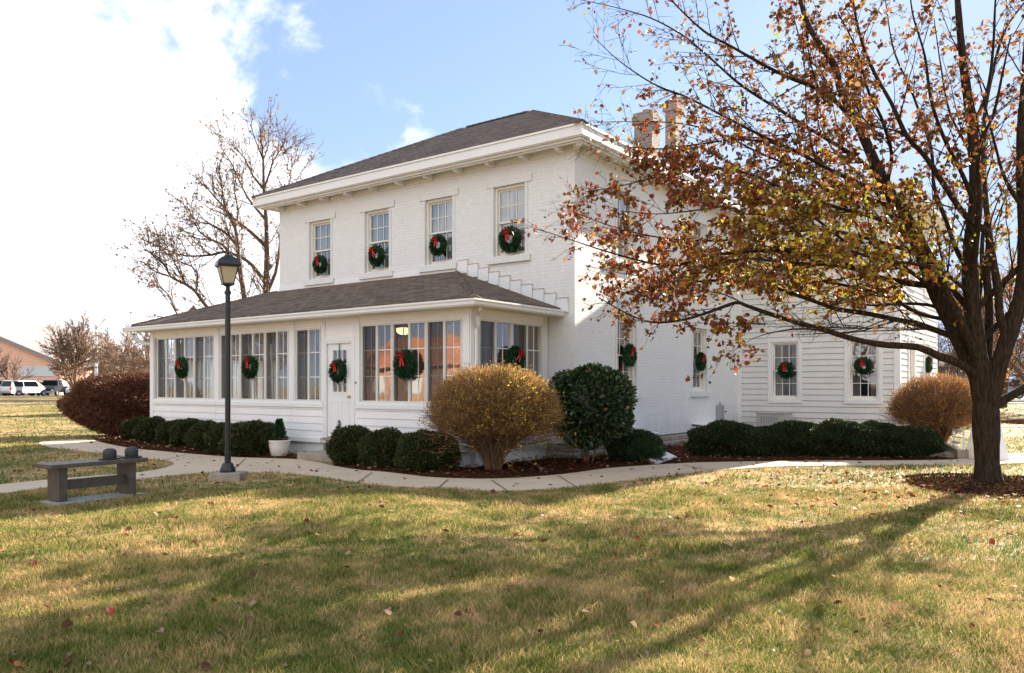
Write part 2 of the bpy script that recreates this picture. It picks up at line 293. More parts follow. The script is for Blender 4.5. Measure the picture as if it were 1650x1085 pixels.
edge_up=[(529,751),(574,759),(617,762),(658,767),(691,771),(734,773),(785,774),(836,772),(900,767),(940,762),(964,758),(994,755),(1065,750),(1122,747),(1176,746),(1240,745),(1332,744),(1400,744),(1485,743.5),(1550,742),(1572,737),(1615,732),(1700,731.5),(1900,731)]
edge_lo=[(1900,745),(1700,747),(1650,747.5),(1617,749),(1568,751),(1530,750.5),(1485,750.5),(1400,751.5),(1290,752.5),(1240,754),(1194,757),(1140,761),(1091,765.5),(1042,772),(982,779),(940,785),(900,788.5),(862,791),(818,793),(773,792),(722,790),(684,786.5),(617,783),(569,777),(518,769.5),(480,765),(450,763.6),(390,762),(359,762),(323,763.6),(277,768),(220,774),(150,780),(74,788),(36,793),(0,798),(-160,822)]
left=[(-160,797),(0,783),(75,775),(150,769),(220,764),(262,757),(280,751),(281,747),(270,743),(230,740),(195,735),(160,731),(120,726.5),(90,723),(68,719),(62,716),(66,713),(85,711),(115,709.5),(147,709),(165,715),(200,722),(230,726),(265,729),(330,735),(390,739),(450,740.5),(483,742)]
def smooth_poly(pts,it=2):
    P=[np.array(p,float) for p in pts]
    for _ in range(it):
        Q=[]
        for i in range(len(P)):
            a=P[i]; b=P[(i+1)%len(P)]; Q+= [a*.75+b*.25,a*.25+b*.75]
        P=Q
    return P
pathpoly=smooth_poly([G(*p)[:2] for p in left+[(500,744.5),(529,750)]+edge_up+edge_lo],1)
path=sheet('concrete_path',pathpoly,M['concrete'],-.05,.022)
# control joints cut in the walk: thin dark grooves
jb=MB()
for a,b in (((952,450),(880,487)),((1220,449),(1335,517))):
    pass
for (x0,y0),(x1,y1) in (((722,773),(704,789)),((792,774),(820,793)),((1100,749),(1150,760)),((395,740),(372,761)),((300,733),(262,742)),((600,762),(575,778)),((900,767),(930,786)),((1260,745),(1290,752)),((150,770),(120,783))):
    p=G(x0,y0,.022);q=G(x1,y1,.022); d=(q-p)/np.linalg.norm(q-p); n=np.array([-d[1],d[0],0])*.013
    jb.poly([tuple(p-n+[0,0,.004]),tuple(q-n+[0,0,.004]),tuple(q+n+[0,0,.004]),tuple(p+n+[0,0,.004])])
tag(jb.build('path_joints',M['joint']),kind='structure')
bed1=[G(*p)[:2] for p in [(147,709),(165,715),(200,722),(230,726),(265,729),(330,735),(390,739),(450,740.5),(483,742)]]+[(-5.2,-2.7),(-11.9,-2.7),(-15.6,-1.2)]
bed2=[G(*p)[:2] for p in [(529,750)]+edge_up[:19]]+[tuple(G(1548,741)[:2]),tuple(G(1535,738)[:2]),(5.5,8.6),(4.6,9.2),(.06,9.2),(.06,-.02),(-.62,-.02),(-.62,-2.66),(-3.7,-2.66)]
def mound_bed(name,poly,h,m,lift=.03):
    poly=[np.array(p,float) for p in poly]; A=np.array(poly); x0,y0=A.min(0); x1,y1=A.max(0); s=.16
    gx=np.arange(x0,x1+s,s); gy=np.arange(y0,y1+s,s); X,Y=np.meshgrid(gx,gy,indexing='ij')
    ins=inpoly(X.ravel(),Y.ravel(),A).reshape(X.shape)
    D=np.full(X.shape,9.)
    for i in range(len(A)):
        a=A[i]; b=A[(i+1)%len(A)]; ab=b-a; t=np.clip(((X-a[0])*ab[0]+(Y-a[1])*ab[1])/(ab@ab+1e-9),0,1); D=np.minimum(D,np.hypot(X-a[0]-t*ab[0],Y-a[1]-t*ab[1]))
    Zz=np.where(ins,lift+h*np.clip(D/.5,0,1)**.6+RNG.normal(0,.008,X.shape),-.06); 
    idx=np.arange(X.size).reshape(X.shape); near=ins|(D<s*.75)
    Zz=np.where(ins,Zz,np.where(D<s*.75,.0,-.1))
    F=np.stack([idx[:-1,:-1],idx[1:,:-1],idx[1:,1:],idx[:-1,1:]],-1).reshape(-1,4); k=near.ravel()[F].all(1)
    return tag(obj(name,np_mesh(name,np.stack([X,Y,Zz],-1).reshape(-1,3),F[k],m)),kind='structure')
def inpoly(x,y,P):
    P=np.asarray(P); c=np.zeros(x.shape,bool); n=len(P)
    for i in range(n):
        a=P[i];b=P[(i+1)%n]; k=((a[1]>y)!=(b[1]>y))&(x<(b[0]-a[0])*(y-a[1])/(b[1]-a[1]+1e-12)+a[0]); c^=k
    return c
mound_bed('mulch_bed',bed1,.05,M['mulch'],.0)
mound_bed('mulch_bed',bed2,.05,M['mulch'],.0)
TR=G(1592,787); 
tring=[(TR[0]+1.15*math.cos(a)*(1+.12*math.sin(3*a)),TR[1]+1.10*math.sin(a)*(1+.08*math.cos(4*a))) for a in np.linspace(0,2*math.pi,28,endpoint=False)]
mound_bed('mulch_ring',tring,.10,M['mulch2'],.0)
far_ring=[(p[0],p[1]) for p in [G(1700,684)+np.array([2.3*math.cos(a),2.0*math.sin(a),0]) for a in np.linspace(0,2*math.pi,20,endpoint=False)]]
mound_bed('mulch_ring',far_ring,.10,M['mulch'],.02)
# far sidewalk, service road, parking lot on the left; drive on the right
def strip(name,pa,pb,Wd,m,lift,thick=.1):
    a=np.array(pa[:2]);b=np.array(pb[:2]); n=26; d=(b-a)/np.linalg.norm(b-a); q=np.array([-d[1],d[0]])*Wd/2; mb=MB()
    rings=[]
    for i in range(n+1):
        c=a+(b-a)*i/n; r=[]
        for s in (-1,1):
            p=c+q*s; r.append((p,float(terr(*p))+lift))
        rings.append([(r[0][0][0],r[0][0][1],r[0][1]-thick),(r[1][0][0],r[1][0][1],r[1][1]-thick),(r[1][0][0],r[1][0][1],r[1][1]),(r[0][0][0],r[0][0][1],r[0][1])])
    return tag(mb.loft(rings).build(name,m),kind='structure')
strip('sidewalk',at(-500,52),at(420,57),1.7,M['concrete'],.03)
strip('kerb',at(-500,58.5),at(420,63.5),.35,M['concrete2'],.12)
strip('parking_lot',at(-1100,92),at(330,99),26,M['asphalt'],.04)
strip('kerb',at(-1100,78.3),at(330,85.4),.35,M['concrete'],.14)
strip('driveway',at(1480,62),at(2600,50),12,M['asphalt'],.04)
strip('path',at(1560,30),at(2500,27),1.5,M['concrete'],.03)
# ================================================================== THE HOUSE
house=empty('house',(0,0,0),label='white two storey painted brick house with low hip roofs and glazed front porch',cat='house')
HP=dict(parent=house)
EAV=6.86; SOF=6.60
YW=9.3; XW=4.46; YE=15.3       # wing: south wall, east wall, north end
PYF=-2.6; PX0,PX1=-12.06,-.68   # porch front plane and ends
def wall_mesh(T,u0,u1,z0,z1,ops,th,mb=None):
    """wall slab from w=0 inward to w=-th with real openings (u0,u1,z0,z1)"""
    mb=mb or MB(T); us=sorted({u0,u1,*[o[0] for o in ops],*[o[1] for o in ops]}); zs=sorted({z0,z1,*[o[2] for o in ops],*[o[3] for o in ops]})
    for i in range(len(us)-1):
        for j in range(len(zs)-1):
            a,b,c,d=us[i],us[i+1],zs[j],zs[j+1]; mu,mz=(a+b)/2,(c+d)/2
            if any(o[0]<mu<o[1] and o[2]<mz<o[3] for o in ops): continue
            mb.poly([(a,0,c),(b,0,c),(b,0,d),(a,0,d)]); mb.poly([(a,-th,c),(a,-th,d),(b,-th,d),(b,-th,c)])
    for o in ops:
        a,b,c,d=o; mb.poly([(a,0,c),(a,-th,c),(a,-th,d),(a,0,d)]); mb.poly([(b,0,c),(b,0,d),(b,-th,d),(b,-th,c)]); mb.poly([(a,0,d),(a,-th,d),(b,-th,d),(b,0,d)]); mb.poly([(a,0,c),(b,0,c),(b,-th,c),(a,-th,c)])
    return mb
UP=[(-8.55,-7.68),(-6.35,-5.48),(-4.25,-3.38),(-2.15,-1.28)]; UZ=(4.44,6.02)
ops=[(a,b,*UZ) for a,b in UP]+[(-8.3,-7.2,.6,2.7),(-3.6,-2.5,.6,2.7)]
wall_mesh(TS(0),-9.86,0,.32,SOF,ops,.28).build('wall',M['brickw'],house)
SW=[(1.80,2.72),(5.96,6.88)]
eops=[(a,b,1.40,3.12) for a,b in SW]+[(a,b,4.44,6.02) for a,b in SW]
wall_mesh(TE(0),.001,YW-.001,.32,SOF,eops,.28).build('wall',M['brickw'],house)
b=MB(); b.box(-9.86,-9.58,0.01,YW+.4,.32,SOF); b.box(-9.86,0,YW+.12,YW+.4,.32,SOF); b.build('wall',M['brickw'],house)
MB().box(-9.80,-.02,.02,YW+.3,-.1,.318).build('foundation',M['stone'],house)
# raised painted courses stepping down above the porch roof flashing
fl=MB(TS(0)); n_=10
for i in range(n_):
    u=-3.2+i*.305; zt=4.47-i*.118; fl.box(u,u+.315,.001,.038,zt-.30,zt)
fl.build('step_flashing',M['white'],house)
db=MB(TS(0))
for i in range(n_):
    u=-3.2+i*.305; zt=4.47-i*.118; db.box(u,u+.315,.001,.048,zt,zt+.010); db.box(u+.308,u+.318,.0385,.044,zt-.115,zt-.001)
db.build('flashing_seam',mat('rusty_seam',(.45,.33,.26),.8),house)
fb=MB(TS(0)); fb.box(-9.86,-3.2,.001,.02,4.22,4.36); fb.build('flashing_board',M['white'],house)
# --- windows
def window(T,u0,u1,z0,z1,parent=None,rec=.11,brick=True,cur=True,lintel=True):
    f=MB(T); t=.055
    f.box(u0,u0+t,-rec-.06,-rec+.055,z0,z1); f.box(u1-t,u1,-rec-.06,-rec+.055,z0,z1); f.box(u0+t,u1-t,-rec-.06,-rec+.055,z1-t,z1); f.box(u0+t,u1-t,-rec-.06,-rec+.05,z0,z0+.045)
    o=f.build('window',M['trimw'],house,bevel=.004)
    if brick:
        g=MB(T); g.box(u0-.075,u0-.001,.001,.018,z0,z1); g.box(u1+.001,u1+.075,.001,.018,z0,z1); g.each('side_casing',M['trim'],o)
        MB(T).box(u0-.19,u1+.19,.001,.03,z1+.003,z1+.165).build('lintel',M['trim'],o,bevel=.006)
        MB(T).box(u0-.16,u1+.16,-.1,.075,z0-.15,z0-.003).build('sill',M['trim'],o,bevel=.008)
    a,b_=u0+t,u1-t; zm=(z0+z1)/2+.0; bw=.038
    for k,(za,zb,w0) in enumerate(((zm-.02,z1-t,-rec),(z0+.045,zm+.02,-rec-.035))):
        s=MB(T); lo=.07 if k else .04
        s.box(a,a+bw,w0-.03,w0,za,zb); s.box(b_-bw,b_,w0-.03,w0,za,zb); s.box(a+bw,b_-bw,w0-.03,w0,zb-bw,zb); s.box(a+bw,b_-bw,w0-.03,w0,za,za+lo)
        ia,ib,ja,jb_=a+bw,b_-bw,za+lo,zb-bw
        for q in (1,2): x=ia+(ib-ia)*q/3; s.box(x-.009,x+.009,w0-.022,w0-.002,ja,jb_)
        y=(ja+jb_)/2; s.box(ia,ib,w0-.021,w0-.003,y-.009,y+.009)
        s.build('sash',M['trimw'],o)
        p=MB(T); p.poly([(ia,w0-.016,ja),(ib,w0-.016,ja),(ib,w0-.016,jb_),(ia,w0-.016,jb_)]); p.build('pane',M['glassl'] if k==0 else M['glass'],o)
    if cur:
        c=MB(T); n=36
        for side in (0,1):
            cw_=(b_-a)*(.42 if z0>4 else .27); cu0=a if side==0 else b_-cw_; cu1=a+cw_ if side==0 else b_
            P=[(cu0+(cu1-cu0)*i/n,-rec-.13+.022*math.sin(i*1.5+side),0) for i in range(n+1)]
            for i in range(n): c.poly([(P[i][0],P[i][1],z0+.05),(P[i+1][0],P[i+1][1],z0+.05),(P[i+1][0],P[i+1][1],z1-.05),(P[i][0],P[i][1],z1-.05)])
        c.build('curtain',M['curtain'],o)
    return o
for a,b_ in UP: window(TS(0),a,b_,*UZ)
for a,b_ in SW: window(TE(0),a,b_,1.40,3.12,cur=False); window(TE(0),a,b_,4.44,6.02)
for (a,b_) in ((-8.3,-7.2),(-3.6,-2.5)): window(TS(0),a,b_,.6,2.7,brick=False,cur=True)
# floors and ceilings inside the brick block
b=MB(); b.box(-9.5,-.3,.3,YW,.3,.45); b.box(-9.5,-.3,.3,YW,3.4,3.65); b.box(-5,-4.85,.3,YW,.45,6.5); b.box(-9.5,-.3,4.5,4.65,.45,6.5); b.each('inner_floor',M['inner'],house)
# --- siding helper: lapped boards
def siding(T,u0,u1,z0,z1,ops,ex=.168,w=.0,lean=.030):
    mb=MB(T); z=z0
    while z<z1-1e-3:
        zt=min(z+ex,z1); L_=lambda q: w+lean+(.012-lean)*(q-z)/ex; zt_=zt-.010
        us=sorted({u0,u1,*[min(max(v,u0),u1) for o in ops for v in o[:2] if o[2]<zt and o[3]>z]})
        for s0,s1 in zip(us[:-1],us[1:]):
            pcs=[(z,zt_)]
            for o in ops:
                if o[0]<(s0+s1)/2<o[1]:
                    nz=[]
                    for a,b in pcs:
                        if o[3]<=a or o[2]>=b: nz.append((a,b)); continue
                        if o[2]>a+.004: nz.append((a,o[2]))
                        if o[3]<b-.004: nz.append((o[3],b))
                    pcs=nz
            for a,b in pcs: mb.hexa([(s0,w-.004,a),(s1,w-.004,a),(s1,L_(a),a),(s0,L_(a),a),(s0,w-.004,b),(s1,w-.004,b),(s1,L_(b),b),(s0,L_(b),b)])
        z+=ex
    return mb
# --- wing
WO=[(1.01,1.81,1.15,2.84),(3.17,3.97,1.15,2.84)]; WU=[(1.01,1.81,4.40,5.80),(3.17,3.97,4.40,5.80)]
tr_=.10
exp=lambda o:(o[0]-tr_,o[1]+tr_,o[2]-tr_,o[3]+tr_)
wall_mesh(TS(YW),.03,XW,.1,SOF,WO+WU,.16).build('wall',M['inner'],house)
siding(TS(YW),.10,XW-.11,.12,SOF,[exp(o) for o in WO+WU]).build('siding',M['siding2'],house)
EO=[(10.56,11.40,1.15,2.84),(13.0,13.85,1.15,2.84)]; EU=[(10.56,11.40,4.40,5.80),(13.0,13.85,4.40,5.80)]
wall_mesh(TE(XW),YW+.17,YE,.1,SOF,EO+EU,.16).build('wall',M['inner'],house)
siding(TE(XW),YW+.09,YE-.11,.12,SOF,[exp(o) for o in EO+EU]).build('siding',M['siding2'],house)
b=MB(); b.box(.03,XW,YE,YE+.02,.1,SOF); b.box(-6,-5.9,YW+.4,YE,.1,SOF); b.box(-5.9,.03,YE-.1,YE,.1,SOF); b.build('wall',M['siding'],house)
MB().box(.05,XW-.03,YW+.03,YE-.04,-.1,.115).build('foundation',M['concrete2'],house)
b=MB(); b.box(XW-.11,XW+.045,YW-.045,YW+.0,.1,SOF); b.box(XW+.0,XW+.045,YW+.0005,YW+.10,.1,SOF); b.box(XW,XW+.028,YE-.11,YE+.028,.1,SOF); b.box(.002,.11,YW-.042,YW-.0005,.1,SOF); b.each('corner_board',M['white'],house)
b=MB(); b.box(.2,XW-.2,YW+.2,YE-.2,.12,.45); b.box(.2,XW-.2,YW+.2,YE-.2,3.4,3.6); b.box(.2,XW-.2,12.2,12.35,.45,6.5); b.each('inner_floor',M['inner'],house)
TEW=TE(XW)
for T,L_ in ((TS(YW),WO+WU),(TEW,EO+EU)):
    for o in L_:
        ww=window(T,*o,rec=.045,brick=False,cur=not(T is TEW and o[2]<2)); c=MB(T); u0,u1,z0,z1=o; q=.1
        c.box(u0-q,u0,-.02,.045,z0-q,z1+q); c.box(u1,u1+q,-.02,.045,z0-q,z1+q); c.box(u0,u1,-.02,.045,z1,z1+q); c.box(u0,u1,-.02,.055,z0-q,z0); c.build('casing',M['white'],ww)
# --- upper roofs
def hip(x0,x1,y0,y1,ze,ra,rb,zr,name='roof'):
    m=MB(); t=.05; A=(x0,y0,ze);B=(x1,y0,ze);C=(x1,y1,ze);D=(x0,y1,ze); P=(ra[0],ra[1],zr);Q=(rb[0],rb[1],zr)
    m.poly([A,B,Q,P]); m.poly([B,C,Q]); m.poly([C,D,P,Q]); m.poly([D,A,P]); 
    a,b_,c,d=[(p[0],p[1],p[2]-t) for p in (A,B,C,D)]; m.poly([A,a,b_,B]); m.poly([B,b_,c,C]); m.poly([C,c,d,D]); m.poly([D,d,a,A]); m.poly([a,d,c,b_]); return m
mr_=hip(-10.42,.52,-.53,YW+.5,EAV+.01,(-6.1,3.8),(-3.8,3.8),9.16).build('roof',M['shingle'],house)
wr_=hip(-5,XW+.55,YW-.57,YE+.5,EAV-.04,(-2.5,YW+2.9),(XW-1.9,YW+2.9),7.92).build('roof',M['shingle'],house)
# hip ridge caps
def caps(pa,pb,parent,s=.16):
    pa=Vector(pa);pb=Vector(pb); d=pb-pa; n=int(d.length/.22); dn=d.normalized(); sd_=dn.cross(Vector((0,0,1))).normalized(); m=MB()
    for i in range(n):
        p=pa+dn*(i*.22); q=p+dn*.235; up=Vector((0,0,.02)); m.loft([[tuple(p-sd_*s-Vector((0,0,.055))),tuple(p+up+Vector((0,0,.022))),tuple(p+sd_*s-Vector((0,0,.055))),tuple(p)],[tuple(q-sd_*s-Vector((0,0,.06))),tuple(q+up+Vector((0,0,.010))),tuple(q+sd_*s-Vector((0,0,.06))),tuple(q)]])
    return m.build('ridge_cap',M['shingle'],parent)
caps((.52,-.53,EAV+.01),(-3.8,3.8,9.16),mr_); caps((-10.42,-.53,EAV+.01),(-6.1,3.8,9.16),mr_); caps((-6.1,3.8,9.16),(-3.8,3.8,9.16),mr_)
# soffit, fascia, crown, frieze
b=MB(); b.box(-10.37,.47,-.48,YW-.6,SOF,SOF+.03); b.box(-10.37,.2,YW-.6,YW+.45,SOF,SOF+.03); b.box(.2,XW+.5,YW-.52,YE+.45,SOF-.005,SOF+.024); b.build('soffit',M['white'],house)
b=MB(); b.box(-10.40,.50,-.51,-.47,SOF+.02,EAV); b.box(.47,.50,-.47,YW-.553,SOF+.02,EAV); b.box(-10.40,-10.37,-.47,YW+.48,SOF+.02,EAV); b.box(.501,XW+.53,YW-.55,YW-.51,SOF,EAV-.045); b.box(XW+.50,XW+.53,YW-.51,YE+.48,SOF,EAV-.045)
b.build('fascia',M['white'],house)
b=MB(); b.box(-10.42,.52,-.535,-.51,EAV-.045,EAV-.003); b.box(.50,.525,-.51,YW-.56,EAV-.045,EAV-.003); b.each('drip_edge',M['white'],house)
b=MB()
for (k,z0,z1) in ((.42,SOF-.045,SOF-.001),(.36,SOF-.075,SOF-.045)):
    b.box(-9.86-k,0+k,-k,-k+.05,z0,z1); b.box(k-.05,k,-k+.05,YW-.6,z0,z1)
b.each('crown_moulding',M['white'],house)
b=MB(); b.box(-9.89,.03,-.03,-.001,SOF-.13,SOF-.002); b.box(.001,.031,-.0005,YW-.6,SOF-.13,SOF-.002); b.box(.05,XW+.03,YW-.045,YW-.022,SOF-.16,SOF-.008);b.box(XW+.02,XW+.045,YW-.02,YE,SOF-.16,SOF-.008); b.each('frieze',M['white'],house)
for i in range(11):
    u=-9.62+i*.935; c=MB(TS(0)); y=[(.031,SOF-.12),(.031,SOF-.002),(.34,SOF-.002),(.34,SOF-.06),(.27,SOF-.12)]
    c.loft([[(u-.055,a,z) for a,z in y],[(u+.055,a,z) for a,z in y]]); c.build('bracket',M['white'],house,bevel=.005)
for i in range(9):
    u=.28+i*.98; c=MB(TE(0)); y=[(.032,SOF-.12),(.032,SOF-.002),(.34,SOF-.002),(.34,SOF-.06),(.27,SOF-.12)]
    c.loft([[(u-.055,a,z) for a,z in y],[(u+.055,a,z) for a,z in y]]); c.build('bracket',M['white'],house,bevel=.005)
c=MB(); k=.055; d=np.array([1,-1])/math.sqrt(2); e=np.array([1,1])/math.sqrt(2)
def cpt(s,t,z): p=np.array([0.,0.])+d*s+e*t; return (p[0],p[1],z)
c.hexa([cpt(.05,-k,SOF-.12),cpt(.40,-k,SOF-.12),cpt(.40,k,SOF-.12),cpt(.05,k,SOF-.12),cpt(.05,-k,SOF-.002),cpt(.48,-k,SOF-.002),cpt(.48,k,SOF-.002),cpt(.05,k,SOF-.002)]); c.build('bracket',M['white'],house)
# chimneys
M['chim']=brick_mat('chimney_brick',(.37,.31,.27),(.28,.22,.19),(.40,.36,.33),.215,.0745,.011,.6,.014,.8,.5)
def chimney(x,y,wx,wy,zt):
    c=MB(); c.box(x,x+wx,y,y+wy,6.7,zt-.30); c.box(x-.05,x+wx+.05,y-.05,y+wy+.05,zt-.30,zt-.12); c.box(x-.02,x+wx+.02,y-.02,y+wy+.02,zt-.12,zt); o=c.build('chimney',M['chim'],mr_)
    c=MB(); c.lathe([(.12,0),(.12,.10),(.10,.10),(.10,0)],12,(x+wx/2,y+wy/2,zt)); c.build('chimney_flue',M['redbrick'],mr_)
chimney(-.72,4.0,.50,.45,8.50); chimney(-1.50,7.4,.34,.38,9.95)
# --- porch
PZ=.32
zh,zs=2.84,1.19
secs=[[-11.71,-10.83,-9.92,-9.04],[-8.77,-7.94,-6.96,-6.09],[-5.83,-4.96],[-3.67,-2.75,-1.81,-.88]]
TP=TS(PYF); th=.12
ops=[(s[0],s[-1],zs,zh) for s in secs]+[(-4.80,-3.93,.42,2.50)]
low=[(-12.06,-11.85),(-9.03,-8.80),(-6.08,-5.86),(-4.95,-4.80),(-3.93,-3.70),(-.88,-.68)]
b=MB(TP); 
b.box(PX0,PX1,-th,0,zh+.0,3.06)                                    # header
for a,c_ in low: b.box(a,c_,-th,0,.30,zh)
b.box(-4.80,-3.93,-th,0,2.50,zh)
b.build('porch_frame',M['siding'],house)
b=MB(TP)
for s in secs: b.box(s[0]-.05,s[-1]+.05,-th,.012,PZ,zs-.10)
b.each('knee_wall',M['siding'],house)
b=MB(TP)
for s in secs:
    a0=s[0]-.12;a1=s[-1]+.12
    mb=siding(TP,s[0]-.12,s[-1]+.12,.40,zs-.12,[],.158,.014,.026); mb.build('siding',M['siding'],house)
for s in secs: b.box(s[0]-.13,s[-1]+.13,.0,.06,zs-.12,zs-.03); b.box(s[0]-.1,s[-1]+.1,-.02,.035,zs-.03,zs+.012)
b.each('sill_board',M['white'],house,bevel=.004)
b=MB(TP); b.box(PX0-.02,-4.93,.012,.055,.30,.40); b.box(-3.82,PX1,.012,.055,.30,.40); b.each('base_board',M['white'],house)
b=MB(TP); b.box(PX0+.03,-4.93,-.1,-.02,-.05,.30); b.box(-3.82,PX1-.03,-.1,-.02,-.05,.30); b.each('skirting',M['trim'],house)
b=MB(TP)
for a,c_ in low:
    b.box(a+.015,c_-.015,.0,.022,.40,3.0)
b.each('post_trim',M['white'],house)
b=MB(TP); b.box(PX0,PX1,.0,.016,zh+.03,zh+.045);  b.box(PX0-.02,PX1+.02,.0,.02,3.0,3.07); b.build('head_trim',M['trimw'],house)
M['aluf']=mat('window_aluminium',(.66,.65,.61),.45,.04,4,0)
def slider(T,u0,u1,z0,z1,flip=False):
    """two light sliding window: one light behind an insect screen, one bare"""
    f=MB(T); t=.042; um=(u0+u1)/2
    f.box(u0+.004,u0+t,-.07,.012,z0,z1); f.box(u1-t,u1-.004,-.07,.012,z0,z1); f.box(u0+t,u1-t,-.07,.012,z1-.04,z1); f.box(u0+t,u1-t,-.07,.012,z0,z0+.04); f.box(um-.03,um+.03,-.06,.0,z0+.04,z1-.04)
    o=f.build('window',M['aluf'],house)
    for k,(a,b_) in enumerate(((u0+t,um-.03),(um+.03,u1-t))):
        scr=(k==0)!=flip; w0=-.045 if scr else -.022
        m=MB(T); mw=.015; x=(a+b_)/2+(.02 if scr else 0); m.box(x-mw/2,x+mw/2,w0-.012,w0+.004,z0+.04,z1-.04)
        for q in (1,2): z=z0+(z1-z0)*q/3; m.box(a,b_,w0-.011,w0+.003,z-mw*.7,z+mw*.7)
        m.build('muntin',M['aluf'] if scr else M['white'],o)
        p=MB(T); p.poly([(a,w0-.004,z0+.04),(b_,w0-.004,z0+.04),(b_,w0-.004,z1-.04),(a,w0-.004,z1-.04)]); p.build('pane',M['glass'],o)
        if scr:
            p=MB(T); p.poly([(a,-.012,z0+.04),(b_,-.012,z0+.04),(b_,-.012,z1-.04),(a,-.012,z1-.04)]); p.build('insect_screen',M['screen'],o)
    return o
for s in secs:
    for i in range(len(s)-1): slider(TP,s[i],s[i+1],zs+.012,zh)
# east side of the porch
TQ=TE(PX1)
ey=[-2.36,-1.30,-.22]
b=MB(TQ); b.box(-2.48,-.03,-th,0,zh,3.06); b.box(-2.48,-2.38,-th,0,.3,zh); b.box(-.2,-.03,-th,0,.3,zh); b.box(-2.38,-.2,-th,0,.3,zs-.1); b.build('porch_frame',M['siding'],house)
siding(TQ,-2.42,-.16,.40,zs-.12,[],.158,.0,.026).build('siding',M['siding'],house)
b=MB(TQ); b.box(-2.55,-.05,0,.05,zs-.12,zs-.03); b.box(-2.5,-.08,-.02,.03,zs-.03,zs+.012); b.each('sill_board',M['white'],house)
b=MB(TQ); b.box(-2.62,-.03,.0,.05,.30,.40);b.box(-2.62,-2.42,0,.022,.4,3.0);b.box(-.16,-.03,0,.022,.4,3.0); b.box(-2.6,-.03,.0,.016,zh+.03,zh+.045); b.each('base_board',M['white'],house)
MB(TQ).box(-2.57,-.03,-.1,-.02,-.05,.30).each('skirting',M['trim'],house)
slider(TQ,ey[0],ey[1],zs+.012,zh); slider(TQ,ey[1],ey[2],zs+.012,zh)
# west side of the porch, wrapping back along the brick block
b=MB(); b.box(PX0,PX0+.12,-2.48,6,.3,1.1); b.box(PX0,PX0+.12,-2.48,6,2.84,3.06)
for y in (-2.48,-.4,1.7,3.8,5.9): b.box(PX0,PX0+.12,y,y+.22,1.1,2.84)
b.box(PX0,-9.9,6.0,6.1,.3,3.06); b.build('porch_frame',M['siding'],house)
b=MB(); 
for y0,y1 in ((-2.26,-.4),(-.18,1.7),(1.92,3.8),(4.02,5.9)): b.poly([(PX0+.06,y0,1.1),(PX0+.06,y1,1.1),(PX0+.06,y1,2.84),(PX0+.06,y0,2.84)])
b.build('pane',M['glass'],house)
b=MB()
for y0,y1 in ((-2.26,-.4),(-.18,1.7),(1.92,3.8),(4.02,5.9)):
    for q in (1,2,3): y=y0+(y1-y0)*q/4; b.box(PX0+.05,PX0+.09,y-.02,y+.02,1.1,2.84)
b.build('muntin',M['white'],house)
MB().box(PX0+.12,PX1-.12,-2.48,-.02,.2,.42).each('porch_floor',M['floor'],house)
MB().box(PX0+.12,-9.9,-.02,6,.2,.42).each('porch_floor',M['floor'],house)
b=MB(); b.box(PX0+.12,PX1-.12,-2.48,-.02,3.0,3.02); b.box(PX0+.12,-9.9,-.02,6,3.0,3.02); b.build('porch_ceiling',M['panel'],house)
b=MB(); b.box(-7.15,-3.65,-.04,-.03,.42,3.0); b.box(-2.45,-.8,-.04,-.03,.42,3.0); b.each('porch_panelling',M['panel'],house)
# porch roof: front slope, east hip, west hip
ex0,ex1,ey0=-12.42,-.33,-2.93; zr,ze=4.24,3.20
m=MB(); hx1,hx0=-3.27,-9.87
Af=(ex0,ey0,ze);Bf=(ex1,ey0,ze);Cr=(ex1,-.003,ze);P1=(hx1,-.003,zr);P0=(hx0,-.003,zr);W1=(ex0,6.3,ze);W2=(hx0-.003,6.3,zr)
m.poly([Af,Bf,P1,P0]); m.poly([Bf,Cr,P1]); m.poly([Af,P0,W2,W1]); lo_=lambda p:(p[0],p[1],p[2]-.05)
m.poly([Af,lo_(Af),lo_(Bf),Bf]); m.poly([Bf,lo_(Bf),lo_(Cr),Cr]); m.poly([W1,lo_(W1),lo_(Af),Af]); m.poly([lo_(Af),lo_(Bf),lo_(Cr),(ex0,-.003,ze-.05)][::-1]); m.poly([W1,W2,lo_(W2),lo_(W1)])
pr_=m.build('roof',M['shingle'],house)
caps(Bf,P1,pr_); caps(Af,P0,pr_)
b=MB(); b.box(PX0-.33,PX1+.32,ey0+.02,PYF+.0,3.02,3.05); b.box(PX1,ex1-.02,PYF,-.03,3.02,3.05); b.box(ex0+.03,PX0,PYF,6.2,3.02,3.05); b.build('soffit',M['trimw'],house)
# gutters: ogee profile
gp=[(0,0),(.075,0),(.10,.03),(.105,.07),(.125,.10),(.125,.13),(.112,.13),(.105,.10),(.085,.08),(.08,.03),(.0,.02)]
m=MB(); A=[(-12.64,ey0-o,ze-.185+z) for o,z in gp]; B=[(ex1+o,ey0-o,ze-.185+z) for o,z in gp]; C_=[(ex1+o,-.02,ze-.185+z) for o,z in gp]; m.loft([A,B,C_]); m.box(-12.42,ex1-.001,ey0+.001,ey0+.03,3.02,3.15); m.box(ex1-.03,ex1-.001,ey0+.031,-.03,3.02,3.15)
gt=m.build('gutter',M['white'],house)
def downspout(path,r=.042,name='downspout'):
    m=MB(); m.tube(path,r,8); return m.build(name,M['white'],house,smooth=True)
downspout([(ex1-.05,ey0-.05+.3,3.06),(ex1-.05,ey0+.25,2.95),(ex1-.12,ey0+.27,2.86),(PX1+.10,-2.50,2.72),(PX1+.07,-2.50,2.62),(PX1+.07,-2.50,.25),(PX1+.10,-2.52,.12),(PX1+.28,-2.6,.07)])
